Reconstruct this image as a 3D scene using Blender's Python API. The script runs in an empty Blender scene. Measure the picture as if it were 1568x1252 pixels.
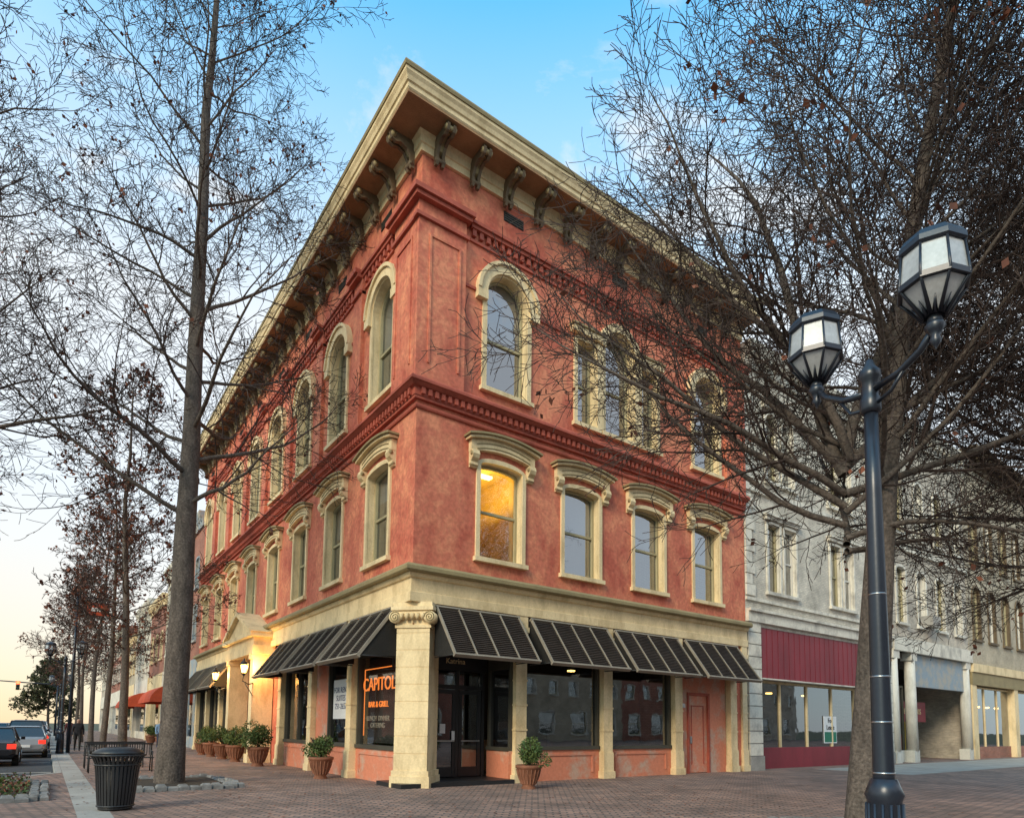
import bpy,bmesh,math,random
import numpy as np
from mathutils import Vector,Matrix
random.seed(7)
V=Vector
sc=bpy.context.scene
COL=sc.collection
# ---------------------------------------------------------------- materials
def nt(m):
    m.use_nodes=True
    n=m.node_tree; n.nodes.clear()
    return n
def pmat(name,col,rough=.8,metal=0.,var=.2,scale=1.5,bump=.15,bscale=30,col2=None,c2lo=.5,c2hi=.75,spec=.4,streak=1.0,em=None,emS=0,fine=.1,col3=None,c3=(.5,.62)):
    m=bpy.data.materials.new(name); t=nt(m); N=t.nodes; L=t.links
    out=N.new('ShaderNodeOutputMaterial'); b=N.new('ShaderNodeBsdfPrincipled')
    L.new(b.outputs[0],out.inputs[0])
    b.inputs['Roughness'].default_value=rough; b.inputs['Metallic'].default_value=metal
    b.inputs['Specular IOR Level'].default_value=spec
    tc=N.new('ShaderNodeTexCoord'); mp=N.new('ShaderNodeMapping'); L.new(tc.outputs['Object'],mp.inputs[0])
    mp.inputs['Scale'].default_value=(1,1,1/streak)
    n1=N.new('ShaderNodeTexNoise'); n1.inputs['Scale'].default_value=scale; n1.inputs['Detail'].default_value=7; n1.inputs['Roughness'].default_value=.65
    L.new(mp.outputs[0],n1.inputs['Vector'])
    c2=col2 if col2 else tuple(c*(1-var*1.6) for c in col)
    mr=N.new('ShaderNodeMapRange'); mr.inputs[1].default_value=c2lo-.15 if not col2 else c2lo; mr.inputs[2].default_value=c2hi
    L.new(n1.outputs[0],mr.inputs[0])
    mx=N.new('ShaderNodeMix'); mx.data_type='RGBA'; mx.inputs[6].default_value=(*col,1); mx.inputs[7].default_value=(*c2,1)
    L.new(mr.outputs[0],mx.inputs[0]); cout=mx.outputs[2]
    if col3:
        n3=N.new('ShaderNodeTexNoise'); n3.inputs['Scale'].default_value=scale*2.1; n3.inputs['Detail'].default_value=9; n3.inputs['Roughness'].default_value=.68; n3.inputs['Distortion'].default_value=1.0
        L.new(tc.outputs['Object'],n3.inputs['Vector'])
        m3=N.new('ShaderNodeMapRange'); m3.inputs[1].default_value=c3[0]; m3.inputs[2].default_value=c3[1]; m3.inputs[4].default_value=.8; L.new(n3.outputs[0],m3.inputs[0])
        x3=N.new('ShaderNodeMix'); x3.data_type='RGBA'; L.new(m3.outputs[0],x3.inputs[0]); L.new(cout,x3.inputs[6]); x3.inputs[7].default_value=(*col3,1); cout=x3.outputs[2]
    n2=N.new('ShaderNodeTexNoise'); n2.inputs['Scale'].default_value=bscale; n2.inputs['Detail'].default_value=5
    L.new(tc.outputs['Object'],n2.inputs['Vector'])
    m2=N.new('ShaderNodeMapRange'); m2.inputs[1].default_value=.25;m2.inputs[2].default_value=.75;m2.inputs[3].default_value=1-fine;m2.inputs[4].default_value=1+fine
    L.new(n2.outputs[0],m2.inputs[0])
    mu=N.new('ShaderNodeVectorMath'); mu.operation='SCALE'; L.new(cout,mu.inputs[0]); L.new(m2.outputs[0],mu.inputs['Scale'])
    L.new(mu.outputs[0],b.inputs['Base Color'])
    if bump>0:
        bp=N.new('ShaderNodeBump'); bp.inputs['Strength'].default_value=bump; bp.inputs['Distance'].default_value=.02
        L.new(n2.outputs[0],bp.inputs['Height']); L.new(bp.outputs[0],b.inputs['Normal'])
    if em:
        b.inputs['Emission Color'].default_value=(*em,1); b.inputs['Emission Strength'].default_value=emS
    return m
def brickmat(name,c1,c2,mortar,bw,rh,ms,rot=0,vertical=None,rough=.85,bump=.4,dirt=.4):
    m=bpy.data.materials.new(name); t=nt(m); N=t.nodes; L=t.links
    out=N.new('ShaderNodeOutputMaterial'); b=N.new('ShaderNodeBsdfPrincipled'); L.new(b.outputs[0],out.inputs[0])
    b.inputs['Roughness'].default_value=rough
    tc=N.new('ShaderNodeTexCoord'); src=tc.outputs['Object']
    if vertical:
        sx=N.new('ShaderNodeSeparateXYZ'); L.new(src,sx.inputs[0]); ad=N.new('ShaderNodeMath'); L.new(sx.outputs[0],ad.inputs[0]); L.new(sx.outputs[1],ad.inputs[1])
        cb=N.new('ShaderNodeCombineXYZ'); L.new(ad.outputs[0],cb.inputs[0]); L.new(sx.outputs[2],cb.inputs[1]); src=cb.outputs[0]
    mp=N.new('ShaderNodeMapping'); mp.inputs['Rotation'].default_value=(0,0,rot); L.new(src,mp.inputs[0])
    br=N.new('ShaderNodeTexBrick'); L.new(mp.outputs[0],br.inputs['Vector'])
    br.inputs['Color1'].default_value=(*c1,1);br.inputs['Color2'].default_value=(*c2,1);br.inputs['Mortar'].default_value=(*mortar,1)
    br.inputs['Scale'].default_value=1;br.inputs['Brick Width'].default_value=bw;br.inputs['Row Height'].default_value=rh;br.inputs['Mortar Size'].default_value=ms
    n1=N.new('ShaderNodeTexNoise'); n1.inputs['Scale'].default_value=.7; n1.inputs['Detail'].default_value=8; n1.inputs['Roughness'].default_value=.7
    L.new(tc.outputs['Object'],n1.inputs['Vector'])
    mr=N.new('ShaderNodeMapRange'); mr.inputs[1].default_value=.3;mr.inputs[2].default_value=.7;mr.inputs[3].default_value=1-dirt;mr.inputs[4].default_value=1+dirt*.6
    L.new(n1.outputs[0],mr.inputs[0])
    mu=N.new('ShaderNodeVectorMath'); mu.operation='SCALE'; L.new(br.outputs[0],mu.inputs[0]); L.new(mr.outputs[0],mu.inputs['Scale'])
    L.new(mu.outputs[0],b.inputs['Base Color'])
    bp=N.new('ShaderNodeBump'); bp.inputs['Strength'].default_value=bump; bp.inputs['Distance'].default_value=.01; bp.invert=True
    L.new(br.outputs['Fac'],bp.inputs['Height']); L.new(bp.outputs[0],b.inputs['Normal'])
    return m
def glassmat(name,refl,tint,wav=.02):
    m=bpy.data.materials.new(name); t=nt(m); N=t.nodes; L=t.links
    out=N.new('ShaderNodeOutputMaterial'); mx=N.new('ShaderNodeMixShader'); L.new(mx.outputs[0],out.inputs[0])
    tr=N.new('ShaderNodeBsdfTransparent'); tr.inputs[0].default_value=(*tint,1)
    gl=N.new('ShaderNodeBsdfGlossy'); gl.inputs['Roughness'].default_value=.02; gl.inputs[0].default_value=(.92,.95,1,1)
    ge=N.new('ShaderNodeNewGeometry'); dp=N.new('ShaderNodeVectorMath'); dp.operation='DOT_PRODUCT'; L.new(ge.outputs['Normal'],dp.inputs[0]); L.new(ge.outputs['Incoming'],dp.inputs[1])
    def mm(op,a,b=0.0):
        n=N.new('ShaderNodeMath'); n.operation=op
        for i,x in enumerate((a,b)):
            if isinstance(x,(int,float)): n.inputs[i].default_value=x
            else: L.new(x,n.inputs[i])
        return n
    ab=mm('ABSOLUTE',dp.outputs['Value']); iv=mm('SUBTRACT',1.0,ab.outputs[0]); pw=mm('POWER',iv.outputs[0],4.0); ml=mm('MULTIPLY',pw.outputs[0],.8)
    ad=mm('ADD',ml.outputs[0],refl+.04); ad.use_clamp=True
    tc=N.new('ShaderNodeTexCoord'); n=N.new('ShaderNodeTexNoise'); n.inputs['Scale'].default_value=1.3; L.new(tc.outputs['Object'],n.inputs['Vector'])
    bp=N.new('ShaderNodeBump'); bp.inputs['Strength'].default_value=wav*10; bp.inputs['Distance'].default_value=.02; L.new(n.outputs[0],bp.inputs['Height'])
    L.new(bp.outputs[0],gl.inputs['Normal']); L.new(ad.outputs[0],mx.inputs[0]); L.new(tr.outputs[0],mx.inputs[1]); L.new(gl.outputs[0],mx.inputs[2])
    return m
def emat(name,col,s):
    m=bpy.data.materials.new(name); t=nt(m); N=t.nodes
    out=N.new('ShaderNodeOutputMaterial'); e=N.new('ShaderNodeEmission'); e.inputs[0].default_value=(*col,1); e.inputs[1].default_value=s
    t.links.new(e.outputs[0],out.inputs[0]); return m
STUC=pmat('red_stucco',(.68,.245,.135),.85,scale=.8,bump=.5,bscale=9,col2=(.45,.105,.065),c2lo=.43,c2hi=.58,streak=1.5,fine=.22,col3=(.55,.155,.095),c3=(.47,.57))
STUCT=pmat('red_trim',(.48,.11,.07),.8,var=.3,scale=1.5,bump=.2,bscale=14)
PANEL=pmat('red_panel_paint',(.62,.22,.13),.7,col2=(.50,.33,.25),c2lo=.5,c2hi=.64,bump=.2,bscale=12)
CREAM=pmat('cream_paint',(.78,.61,.36),.7,col2=(.56,.42,.23),c2lo=.45,c2hi=.66,scale=2,bump=.12,bscale=20,streak=2.5)
OLIVE=pmat('olive_trim',(.32,.25,.125),.7,var=.2)
SOFF=pmat('soffit_paint',(.36,.20,.10),.8,var=.3)
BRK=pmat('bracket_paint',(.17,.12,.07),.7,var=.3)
SASH=pmat('sash_paint',(.42,.36,.21),.6,var=.15)
SASHD=pmat('sash_dark',(.07,.065,.05),.5,var=.2)
BLACK=pmat('black_metal',(.018,.018,.02),.45,var=.2,spec=.5)
AWN=pmat('awning_louver',(.075,.056,.046),.7,var=.3,scale=2,spec=.2)
AWNB=pmat('awning_blocker_and_sides',(.02,.018,.016),.7,var=.3)
AWNF=pmat('awning_frame',(.30,.26,.21),.6,var=.2,spec=.2)
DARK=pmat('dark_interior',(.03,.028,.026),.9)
INT=pmat('interior_plaster',(.22,.20,.18),.9)
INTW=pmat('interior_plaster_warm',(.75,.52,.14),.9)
BLIND=pmat('window_blind',(.26,.30,.34),.9,var=.1)
GL=glassmat('window_glass',.26,(.60,.64,.66),.03)
GLL=glassmat('lit_window_glass',.16,(.85,.87,.88))
GLD=glassmat('storefront_glass',.15,(.42,.45,.47),.01)
GLC=glassmat('clear_shop_glass',.05,(.8,.82,.83),.01)
CONC=pmat('concrete',(.38,.355,.32),.9,var=.25,scale=1,bump=.2,bscale=25)
ASPH=pmat('asphalt',(.055,.056,.06),.9,var=.3,scale=.5,bump=.3,bscale=60)
GRAN=pmat('granite_cobble',(.27,.26,.25),.85,var=.45,scale=3,bump=.3,bscale=18)
SOIL=pmat('soil_mulch',(.07,.05,.035),1,var=.5,scale=9,bump=1,bscale=30,fine=.4)
BARK=pmat('tree_bark',(.145,.115,.095),.95,var=.4,scale=6,bump=1,bscale=22,streak=3,fine=.5)
TWIG=pmat('twig_bark',(.06,.04,.033),.95,var=.3,scale=4,bump=0)
LEAFB=pmat('dry_leaves',(.22,.075,.04),.9,col2=(.09,.04,.03),c2lo=.4,c2hi=.6,scale=3,bump=0)
LEAFG=pmat('green_leaves',(.05,.10,.03),.7,col2=(.10,.13,.03),c2lo=.4,c2hi=.6,scale=5,bump=0)
LEAFD=pmat('evergreen_leaves',(.045,.06,.025),.8,col2=(.09,.085,.03),c2lo=.4,c2hi=.6,scale=2,bump=0)
TERRA=pmat('terracotta',(.25,.10,.055),.8,var=.3,scale=6,bump=.2)
WHITEP=pmat('white_paint',(.68,.64,.56),.8,col2=(.44,.41,.35),c2lo=.46,c2hi=.66,scale=1.2,bump=.2,streak=3)
STONE=pmat('white_stone',(.72,.67,.57),.85,col2=(.42,.39,.34),c2lo=.46,c2hi=.66,scale=1.6,bump=.4,bscale=10,streak=1.5)
MAROON=pmat('maroon_metal',(.27,.022,.035),.5,var=.3,scale=.8,streak=3)
BLUEG=pmat('bluegrey_panel',(.27,.33,.38),.7,col2=(.40,.37,.32),c2lo=.45,c2hi=.58)
TANB=brickmat('tan_brick',(.50,.41,.28),(.40,.33,.23),(.45,.42,.36),.22,.075,.008,vertical=True)
WHTB=brickmat('painted_brick',(.72,.65,.53),(.60,.54,.45),(.44,.41,.36),.22,.075,.008,vertical=True,dirt=.5)
GRYB=brickmat('weathered_brick',(.58,.50,.39),(.44,.38,.31),(.44,.41,.37),.22,.075,.008,vertical=True,dirt=.5)
REDB=brickmat('red_brick',(.36,.11,.065),(.27,.08,.05),(.35,.28,.22),.22,.075,.008,vertical=True)
PAVE=brickmat('brick_paving',(.40,.235,.175),(.22,.145,.12),(.085,.072,.064),.26,.13,.018,rot=math.radians(38),bump=.8,dirt=.5)
LAMPP=pmat('lamp_paint',(.022,.028,.042),.32,metal=.3,var=.2,spec=.6,bump=.03)
FROST=pmat('frosted_glass',(.42,.44,.46),.2,var=.2,scale=6,bump=0,spec=.7)
CHROME=pmat('bare_metal',(.5,.5,.5),.3,metal=1)
WARM=emat('warm_lamp_glow',(1,.55,.12),14)
WARMC=emat('ceiling_light_glow',(1,.72,.25),6)
NEON=emat('neon_glow',(1,.24,.04),1.5)
REDL=emat('red_signal_glow',(1,.05,.02),14)
PAPER=pmat('paper',(.75,.75,.75),.8,var=.05,bump=0)
DIMP=pmat('window_decal',(.42,.36,.28),.8,var=.05,bump=0)
REDCL=pmat('red_canvas',(.55,.08,.03),.8)
YEL=pmat('yellow_paint',(.50,.38,.05),.7)
# ---------------------------------------------------------------- builders
class Fr:
    def __init__(s,o,U,N): s.o=V((o[0],o[1],0)); s.U=V((U[0],U[1],0)); s.N=V((N[0],N[1],0))
    def p(s,u,v,w=0): return s.o+s.U*u+s.N*w+V((0,0,v))
def empty(name,M=None):
    e=bpy.data.objects.new(name,None); COL.objects.link(e); e.empty_display_size=.3
    if M is not None: e.matrix_world=M
    return e
class B:
    def __init__(s,name,M=None):
        s.root=empty(name,M); s.bufs={}
    def add(s,part,mat,vs,fs,sm=False):
        vv,ff,_,ss=s.bufs.setdefault((part,mat.name),([],[],mat,[]))
        o=len(vv); vv.extend([tuple(v) for v in vs]); ff.extend([tuple(i+o for i in f) for f in fs]); ss.extend([sm]*len(fs))
    def finish(s,recalc=True):
        for (part,mn),(vv,ff,mat,ss) in s.bufs.items():
            me=bpy.data.meshes.new(part); me.from_pydata(vv,[],ff)
            if recalc:
                bm=bmesh.new(); bm.from_mesh(me); bmesh.ops.recalc_face_normals(bm,faces=bm.faces); bm.to_mesh(me); bm.free()
            me.polygons.foreach_set('use_smooth',ss); me.materials.append(mat); me.update()
            ob=bpy.data.objects.new(part,me); COL.objects.link(ob); ob.parent=s.root
        return s.root
    # facade primitives
    def box(s,fr,part,mat,u0,u1,v0,v1,w0,w1):
        vs=[fr.p(u,v,w) for w in (w0,w1) for v in (v0,v1) for u in (u0,u1)]
        s.add(part,mat,vs,[(0,1,3,2),(4,5,7,6),(0,1,5,4),(2,3,7,6),(0,2,6,4),(1,3,7,5)])
    def pane(s,fr,part,mat,u0,u1,v0,v1,w):
        s.add(part,mat,[fr.p(u0,v0,w),fr.p(u1,v0,w),fr.p(u1,v1,w),fr.p(u0,v1,w)],[(0,1,2,3)])
    def prism(s,fr,part,mat,poly,w0,w1):
        n=len(poly); vs=[fr.p(u,v,w0) for u,v in poly]+[fr.p(u,v,w1) for u,v in poly]
        s.add(part,mat,vs,[tuple(range(n)),tuple(range(n,2*n))]+[(i,(i+1)%n,n+(i+1)%n,n+i) for i in range(n)])
    def prof(s,fr,part,mat,poly,u0,u1):
        n=len(poly); vs=[fr.p(u0,v,w) for w,v in poly]+[fr.p(u1,v,w) for w,v in poly]
        s.add(part,mat,vs,[tuple(range(n)),tuple(range(n,2*n))]+[(i,(i+1)%n,n+(i+1)%n,n+i) for i in range(n)])
    def ring(s,fr,part,mat,o,i,w0,w1):
        n=len(o); vs=[fr.p(*q,w) for w in (w0,w1) for q in (list(o)+list(i))]
        f=[]
        for k in range(n-1):
            f+= [(2*n+k,2*n+k+1,3*n+k+1,3*n+k),(k,k+1,2*n+k+1,2*n+k),(n+k,n+k+1,3*n+k+1,3*n+k)]
        f+=[(0,n,3*n,2*n),(n-1,2*n-1,4*n-1,3*n-1)]
        s.add(part,mat,vs,f)
    def wall(s,fr,part,mat,u0,u1,v0,v1,ops,w=0):
        us=sorted(set([u0,u1]+[a for o in ops for a in (o[0],o[1]) if u0<a<u1])); vs=sorted(set([v0,v1]+[a for o in ops for a in (o[2],o[3]) if v0<a<v1]))
        for a,b_ in zip(us,us[1:]):
            for c,d in zip(vs,vs[1:]):
                um,vm=(a+b_)/2,(c+d)/2
                if any(o[0]<um<o[1] and o[2]<vm<o[3] for o in ops): continue
                s.add(part,mat,[fr.p(a,c,w),fr.p(b_,c,w),fr.p(b_,d,w),fr.p(a,d,w)],[(0,1,2,3)])
    # free primitives
    def bx(s,part,mat,x0,x1,y0,y1,z0,z1):
        vs=[(x,y,z) for z in (z0,z1) for y in (y0,y1) for x in (x0,x1)]
        s.add(part,mat,vs,[(0,1,3,2),(4,5,7,6),(0,1,5,4),(2,3,7,6),(0,2,6,4),(1,3,7,5)])
    def tube(s,part,mat,pts,rad,n=8,sm=True,cap=True):
        pts=[V(p) for p in pts]; vs=[];fs=[]
        ref=V((0,0,1)) if abs((pts[-1]-pts[0]).normalized().z)<.9 else V((1,0,0))
        for i,p in enumerate(pts):
            d=(pts[min(i+1,len(pts)-1)]-pts[max(i-1,0)]).normalized()
            a=d.cross(ref).normalized(); c=d.cross(a)
            r=rad[i] if hasattr(rad,'__len__') else rad
            for k in range(n):
                t=2*math.pi*k/n; vs.append(p+a*(r*math.cos(t))+c*(r*math.sin(t)))
        for i in range(len(pts)-1):
            for k in range(n):
                fs.append((i*n+k,i*n+(k+1)%n,(i+1)*n+(k+1)%n,(i+1)*n+k))
        if cap: fs+= [tuple(range(n)),tuple(range((len(pts)-1)*n,len(pts)*n))]
        s.add(part,mat,vs,fs,sm)
    def lathe(s,part,mat,prof,n=24,c=(0,0,0),sm=True,ph=0):
        vs=[];fs=[];c=V(c)
        for r,z in prof:
            for k in range(n):
                t=2*math.pi*k/n+ph; vs.append(c+V((r*math.cos(t),r*math.sin(t),z)))
        for i in range(len(prof)-1):
            for k in range(n): fs.append((i*n+k,i*n+(k+1)%n,(i+1)*n+(k+1)%n,(i+1)*n+k))
        fs+= [tuple(range(n)),tuple(range((len(prof)-1)*n,len(prof)*n))]
        s.add(part,mat,vs,fs,sm)
def text(parent,name,body,mat,size,M,ext=.01,align='CENTER'):
    cu=bpy.data.curves.new(name,'FONT'); cu.body=body; cu.size=size; cu.extrude=ext; cu.align_x=align; cu.align_y='CENTER'; cu.materials.append(mat)
    o=bpy.data.objects.new(name,cu); COL.objects.link(o); o.parent=parent; o.matrix_world=M
    return o
def tmat(fr,u,v,w,flip=False):
    U=-fr.U if flip else fr.U
    Z=V((0,0,1)); N=U.cross(Z)
    p=fr.p(u,v,w)
    return Matrix(((U.x,Z.x,N.x,p.x),(U.y,Z.y,N.y,p.y),(U.z,Z.z,N.z,p.z),(0,0,0,1)))
def clone(root,name,M):
    e=empty(name,M)
    for c in root.children:
        o=c.copy(); COL.objects.link(o); o.parent=e
    return e
def TR(x,y,z=0,rz=0,s=1): return Matrix.Translation((x,y,z))@Matrix.Rotation(rz,4,'Z')@Matrix.Scale(s,4)
def outline(uc,hw,v0,vs,rise,n=14):
    return [(uc-hw,v0)]+[(uc-hw*math.cos(math.pi*k/n),vs+rise*math.sin(math.pi*k/n)) for k in range(n+1)]+[(uc+hw,v0)]
# ---------------------------------------------------------------- windows
def window(b,fr,uc,hw,v0,vs,rise,wallmat,trim=.14,depth=.3,glass=None,blind=0,sash=None,trimmat=None,hoodext=0,rail=.5,sill=True,mullion=False):
    glass=glass or GL; sash=sash or SASH; trimmat=trimmat or CREAM
    O=outline(uc,hw,v0,vs,rise); top=vs+rise
    if rise>0:  # spandrel fill
        n=len(O)
        for k in range(1,n-2):
            a,c=O[k],O[k+1]
            b.add('walls',wallmat,[fr.p(*a),fr.p(*c),fr.p(c[0],top),fr.p(a[0],top)],[(0,1,2,3)])
    for a,c in zip(O,O[1:]):
        b.add('window_reveals',trimmat,[fr.p(*a,0),fr.p(*c,0),fr.p(*c,-depth),fr.p(*a,-depth)],[(0,1,2,3)])
    b.add('window_reveals',trimmat,[fr.p(uc-hw,v0,0),fr.p(uc+hw,v0,0),fr.p(uc+hw,v0,-depth),fr.p(uc-hw,v0,-depth)],[(0,1,2,3)])
    if trim>0: b.ring(fr,'window_surrounds',trimmat,outline(uc,hw+trim,v0,vs,rise+(trim if rise>0 else trim)),[(u,v) for u,v in O],-.01,.06)
    r2=max(rise-.07,0.0) if rise>.2 else rise
    b.ring(fr,'window_sashes',sash,[(u,v) for u,v in outline(uc,hw-.002,v0,vs-.002,rise)],outline(uc,hw-.075,v0,vs-(.075 if rise<.2 else 0),r2 if rise>.2 else rise),-depth+.02,-depth+.10)
    b.box(fr,'window_sashes',sash,uc-hw+.075,uc+hw-.075,v0,v0+.10,-depth+.02,-depth+.09)
    vm=v0+(top-v0)*rail
    b.box(fr,'window_sashes',sash,uc-hw+.075,uc+hw-.075,vm-.035,vm+.035,-depth+.015,-depth+.085)
    if mullion: b.box(fr,'window_sashes',sash,uc-.02,uc+.02,v0+.1,top-.1,-depth+.015,-depth+.07)
    P=[fr.p(u,v,-depth+.03) for u,v in outline(uc,hw-.03,v0+.02,vs-.01,max(rise-.03,0))]
    b.add('window_glass',glass,P,[tuple(range(len(P)))])
    if blind>0:
        vb=top-(top-v0)*blind
        b.add('window_blinds',BLIND,[fr.p(uc-hw,vb,-depth-.06),fr.p(uc+hw,vb,-depth-.06),fr.p(uc+hw,top,-depth-.06),fr.p(uc-hw,top,-depth-.06)],[(0,1,2,3)])
    if sill: b.box(fr,'window_sills',trimmat,uc-hw-trim-.06,uc+hw+trim+.06,v0-.13,v0-.004,-.02,.14)
def arcstrip(b,fr,part,mat,uc,hw,vb,vt,rise,w0,w1,n=12):
    lo=[(uc+hw*(2*k/n-1),vb+rise*(1-(2*k/n-1)**2)) for k in range(n+1)]
    hi=[(uc+hw*(2*k/n-1),vt+rise*(1-(2*k/n-1)**2)) for k in range(n+1)]
    b.ring(fr,part,mat,hi,lo,w0,w1)
def hood(b,fr,uc):
    z=.16
    arcstrip(b,fr,'window_hoods',CREAM,uc,1.10,8.93+z,9.24+z,.17,-.01,.15)
    arcstrip(b,fr,'window_hoods',OLIVE,uc,.92,9.02+z,9.04+z,.15,.145,.17)
    arcstrip(b,fr,'window_hoods',OLIVE,uc,.92,9.15+z,9.17+z,.15,.145,.17)
    arcstrip(b,fr,'window_hoods',CREAM,uc,1.20,9.243+z,9.31+z,.18,-.01,.27)
    arcstrip(b,fr,'window_hoods',OLIVE,uc,1.26,9.313+z,9.37+z,.18,-.01,.34)
    for sgn in (-1,1):
        u=uc+sgn*.98
        b.prof(fr,'hood_brackets',CREAM,[(0,8.5+z),(.06,8.5+z),(.13,8.57+z),(.11,8.66+z),(.2,8.74+z),(.24,8.84+z),(.2,8.96+z),(0,8.96+z)],u-.11,u+.11)
        b.tube('hood_brackets',OLIVE,[fr.p(u-.125,8.86+z,.16),fr.p(u+.125,8.86+z,.16)],.06,10)
        b.tube('hood_brackets',OLIVE,[fr.p(u-.12,8.57+z,.08),fr.p(u+.12,8.57+z,.08)],.04,8)
# ---------------------------------------------------------------- MAIN BUILDING
XR,YL=14.3,28.4
FRR=Fr((0,0),(1,0),(0,-1)); FLL=Fr((0,0),(0,1),(-1,0))
M=B('corner_brick_building')
def sweep(part,mat,poly):
    n=len(poly); vs=[]
    for w,v in poly: vs.append(V((-w,YL,v)))
    for w,v in poly: vs.append(V((-w,-w,v)))
    for w,v in poly: vs.append(V((XR,-w,v)))
    f=[tuple(range(n)),tuple(range(2*n,3*n))]
    for s_ in (0,1):
        for i in range(n): f.append((s_*n+i,s_*n+(i+1)%n,(s_+1)*n+(i+1)%n,(s_+1)*n+i))
    M.add(part,mat,vs,f)
ucR=[2.72,5.78,8.85,11.95]; ucL=[2.25+3.5*k for k in range(8)]
HW2=.72
for fr,LEN,uc2 in ((FRR,XR,ucR),(FLL,YL,ucL)):
    ops=[(u-HW2,u+HW2,6.2,8.95) for u in uc2]
    a3=[2.85,12.0] if fr is FRR else uc2
    ops3=[(u-.72,u+.72,11.1,14.62) for u in a3]
    if fr is FRR: ops3+=[(7.42-.64,7.42+.64,11.1,14.6),(5.95-.38,5.95+.38,11.1,13.85),(8.89-.38,8.89+.38,11.1,13.85)]
    M.wall(fr,'walls',STUC,0,LEN,5.4,17.3,ops+ops3)
    for k,u in enumerate(uc2):
        window(M,fr,u,HW2,6.2,8.83,.12,STUC,trim=.13,glass=GLL if (k==0 and fr is FRR) else GL,blind=[0,.5,.45,.5,.3,.5,.45,.5][k] if fr is FRR else [.3,.4,.5,.3,.5,.5,.5,.5][k])
        hood(M,fr,u)
    for k,u in enumerate(a3):
        window(M,fr,u,.72,11.1,13.9,.72,STUC,trim=.15,blind=.5 if k%2==0 else .3,rail=.45)
        M.ring(fr,'arch_hoods',CREAM,[(u-1.04*math.cos(math.pi*k/20),13.9+1.04*math.sin(math.pi*k/20)) for k in range(21)],[(u-.76*math.cos(math.pi*k/20),13.9+.76*math.sin(math.pi*k/20)) for k in range(21)],-.01,.14)
        M.ring(fr,'arch_hoods',CREAM,[(u-1.1*math.cos(math.pi*k/20),13.9+1.1*math.sin(math.pi*k/20)) for k in range(21)],[(u-1.0*math.cos(math.pi*k/20),13.9+1.0*math.sin(math.pi*k/20)) for k in range(21)],-.012,.2)
        for s_ in (-1,1): M.box(fr,'arch_hoods',CREAM,u+s_*.93-.17,u+s_*.93+.17,13.62,13.896,-.01,.17)
    if fr is FRR:
        window(M,fr,7.42,.64,11.1,13.96,.64,STUC,trim=.13,blind=.4,rail=.45)
        M.ring(fr,'arch_hoods',CREAM,[(7.42-.98*math.cos(math.pi*k/20),13.96+.98*math.sin(math.pi*k/20)) for k in range(21)],[(7.42-.7*math.cos(math.pi*k/20),13.96+.7*math.sin(math.pi*k/20)) for k in range(21)],-.01,.16)
        for u in (5.95,8.89):
            window(M,fr,u,.38,11.1,13.85,0,STUC,trim=.14,blind=.3)
            M.box(fr,'window_hoods',CREAM,u-.66,u+.6,13.99,14.18,-.01,.2)
            M.box(fr,'window_hoods',OLIVE,u-.7,u+.64,14.184,14.24,-.01,.26)
        for u in (6.55,8.29): M.box(fr,'window_surrounds',CREAM,u-.17,u+.12 if u<7 else u+.17,11.1,13.95,-.01,.1)
    # upper band per facade
    def band(u0,u1,off):
        M.box(fr,'upper_band',STUCT,u0,u1,15.2,15.27,-.01,off+.06)
        M.box(fr,'upper_band',STUCT,u0,u1,15.56,15.66,-.01,off+.14)
        M.box(fr,'upper_band',STUCT,u0,u1,15.664,15.76,-.01,off+.2)
        n=max(1,int((u1-u0)/.24)); st=(u1-u0)/n
        for i in range(n): M.box(fr,'upper_band_dentils',STUCT,u0+i*st+.06,u0+i*st+.18,15.36,15.556,-.01,off+.1)
    pil=[(0,1.35)]
    pil+= [(LEN-1.2,LEN)] if fr is FRR else [(u+1.43,u+2.07) for u in uc2[:-1]]
    PO=.13
    for a,c in pil:
        a0=a-PO if (a==0 and fr is FRR) else a
        M.box(fr,'pilasters',STUC,a0,c,10.56,15.55,-.01,PO)
        if c-a>1:
            M.ring(fr,'pilasters',STUC,[(a+.2,11.1),(a+.2,14.7),(c-.18,14.7),(c-.18,11.1)],[(a+.26,11.1),(a+.26,14.64),(c-.24,14.64),(c-.24,11.1)],PO-.01,PO+.035)
        M.box(fr,'pilaster_caps',STUCT,(a-PO-.1 if a0<a else a),c+.06,15.05,15.15,-.01,PO+.08)
        M.box(fr,'pilaster_caps',STUCT,(a-PO-.16 if a0<a else a),c+.1,15.55,15.66,-.01,PO+.16)
        M.box(fr,'pilaster_caps',STUCT,(a-PO-.24 if a0<a else a),c+.16,15.664,15.80,-.01,PO+.24)
    pe=sorted(pil)
    cur=pe[0][1]+.17
    for a,c in pe[1:]+[(LEN,LEN)]:
        if a-cur>.3: band(cur,a-.01,0)
        cur=c+.17
    if fr is FRR: edges=[1.35,1.75,3.95,5.2,9.65,10.9,13.1,13.1]
    else: edges=[1.35]+[x for u in a3 for x in (u-1.12,u+1.12)]+[LEN]
    for a,c in zip(edges[::2],edges[1::2]):
        if c>a: M.box(fr,'impost_string',STUCT,a,c,13.82,13.9,-.01,.05)
    # vents
    for u in ([3.05,7.5,11.8] if fr is FRR else [2.25+3.5*k for k in range(8)]):
        M.box(fr,'frieze_vents',BLACK,u-.36,u+.36,16.42,16.72,-.01,.015)
        for j in range(4): M.box(fr,'frieze_vents',SASHD,u-.34,u+.34,16.44+j*.07,16.465+j*.07,.0,.035)
    # brackets under cornice
    nb=int(LEN/1.13)
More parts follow.
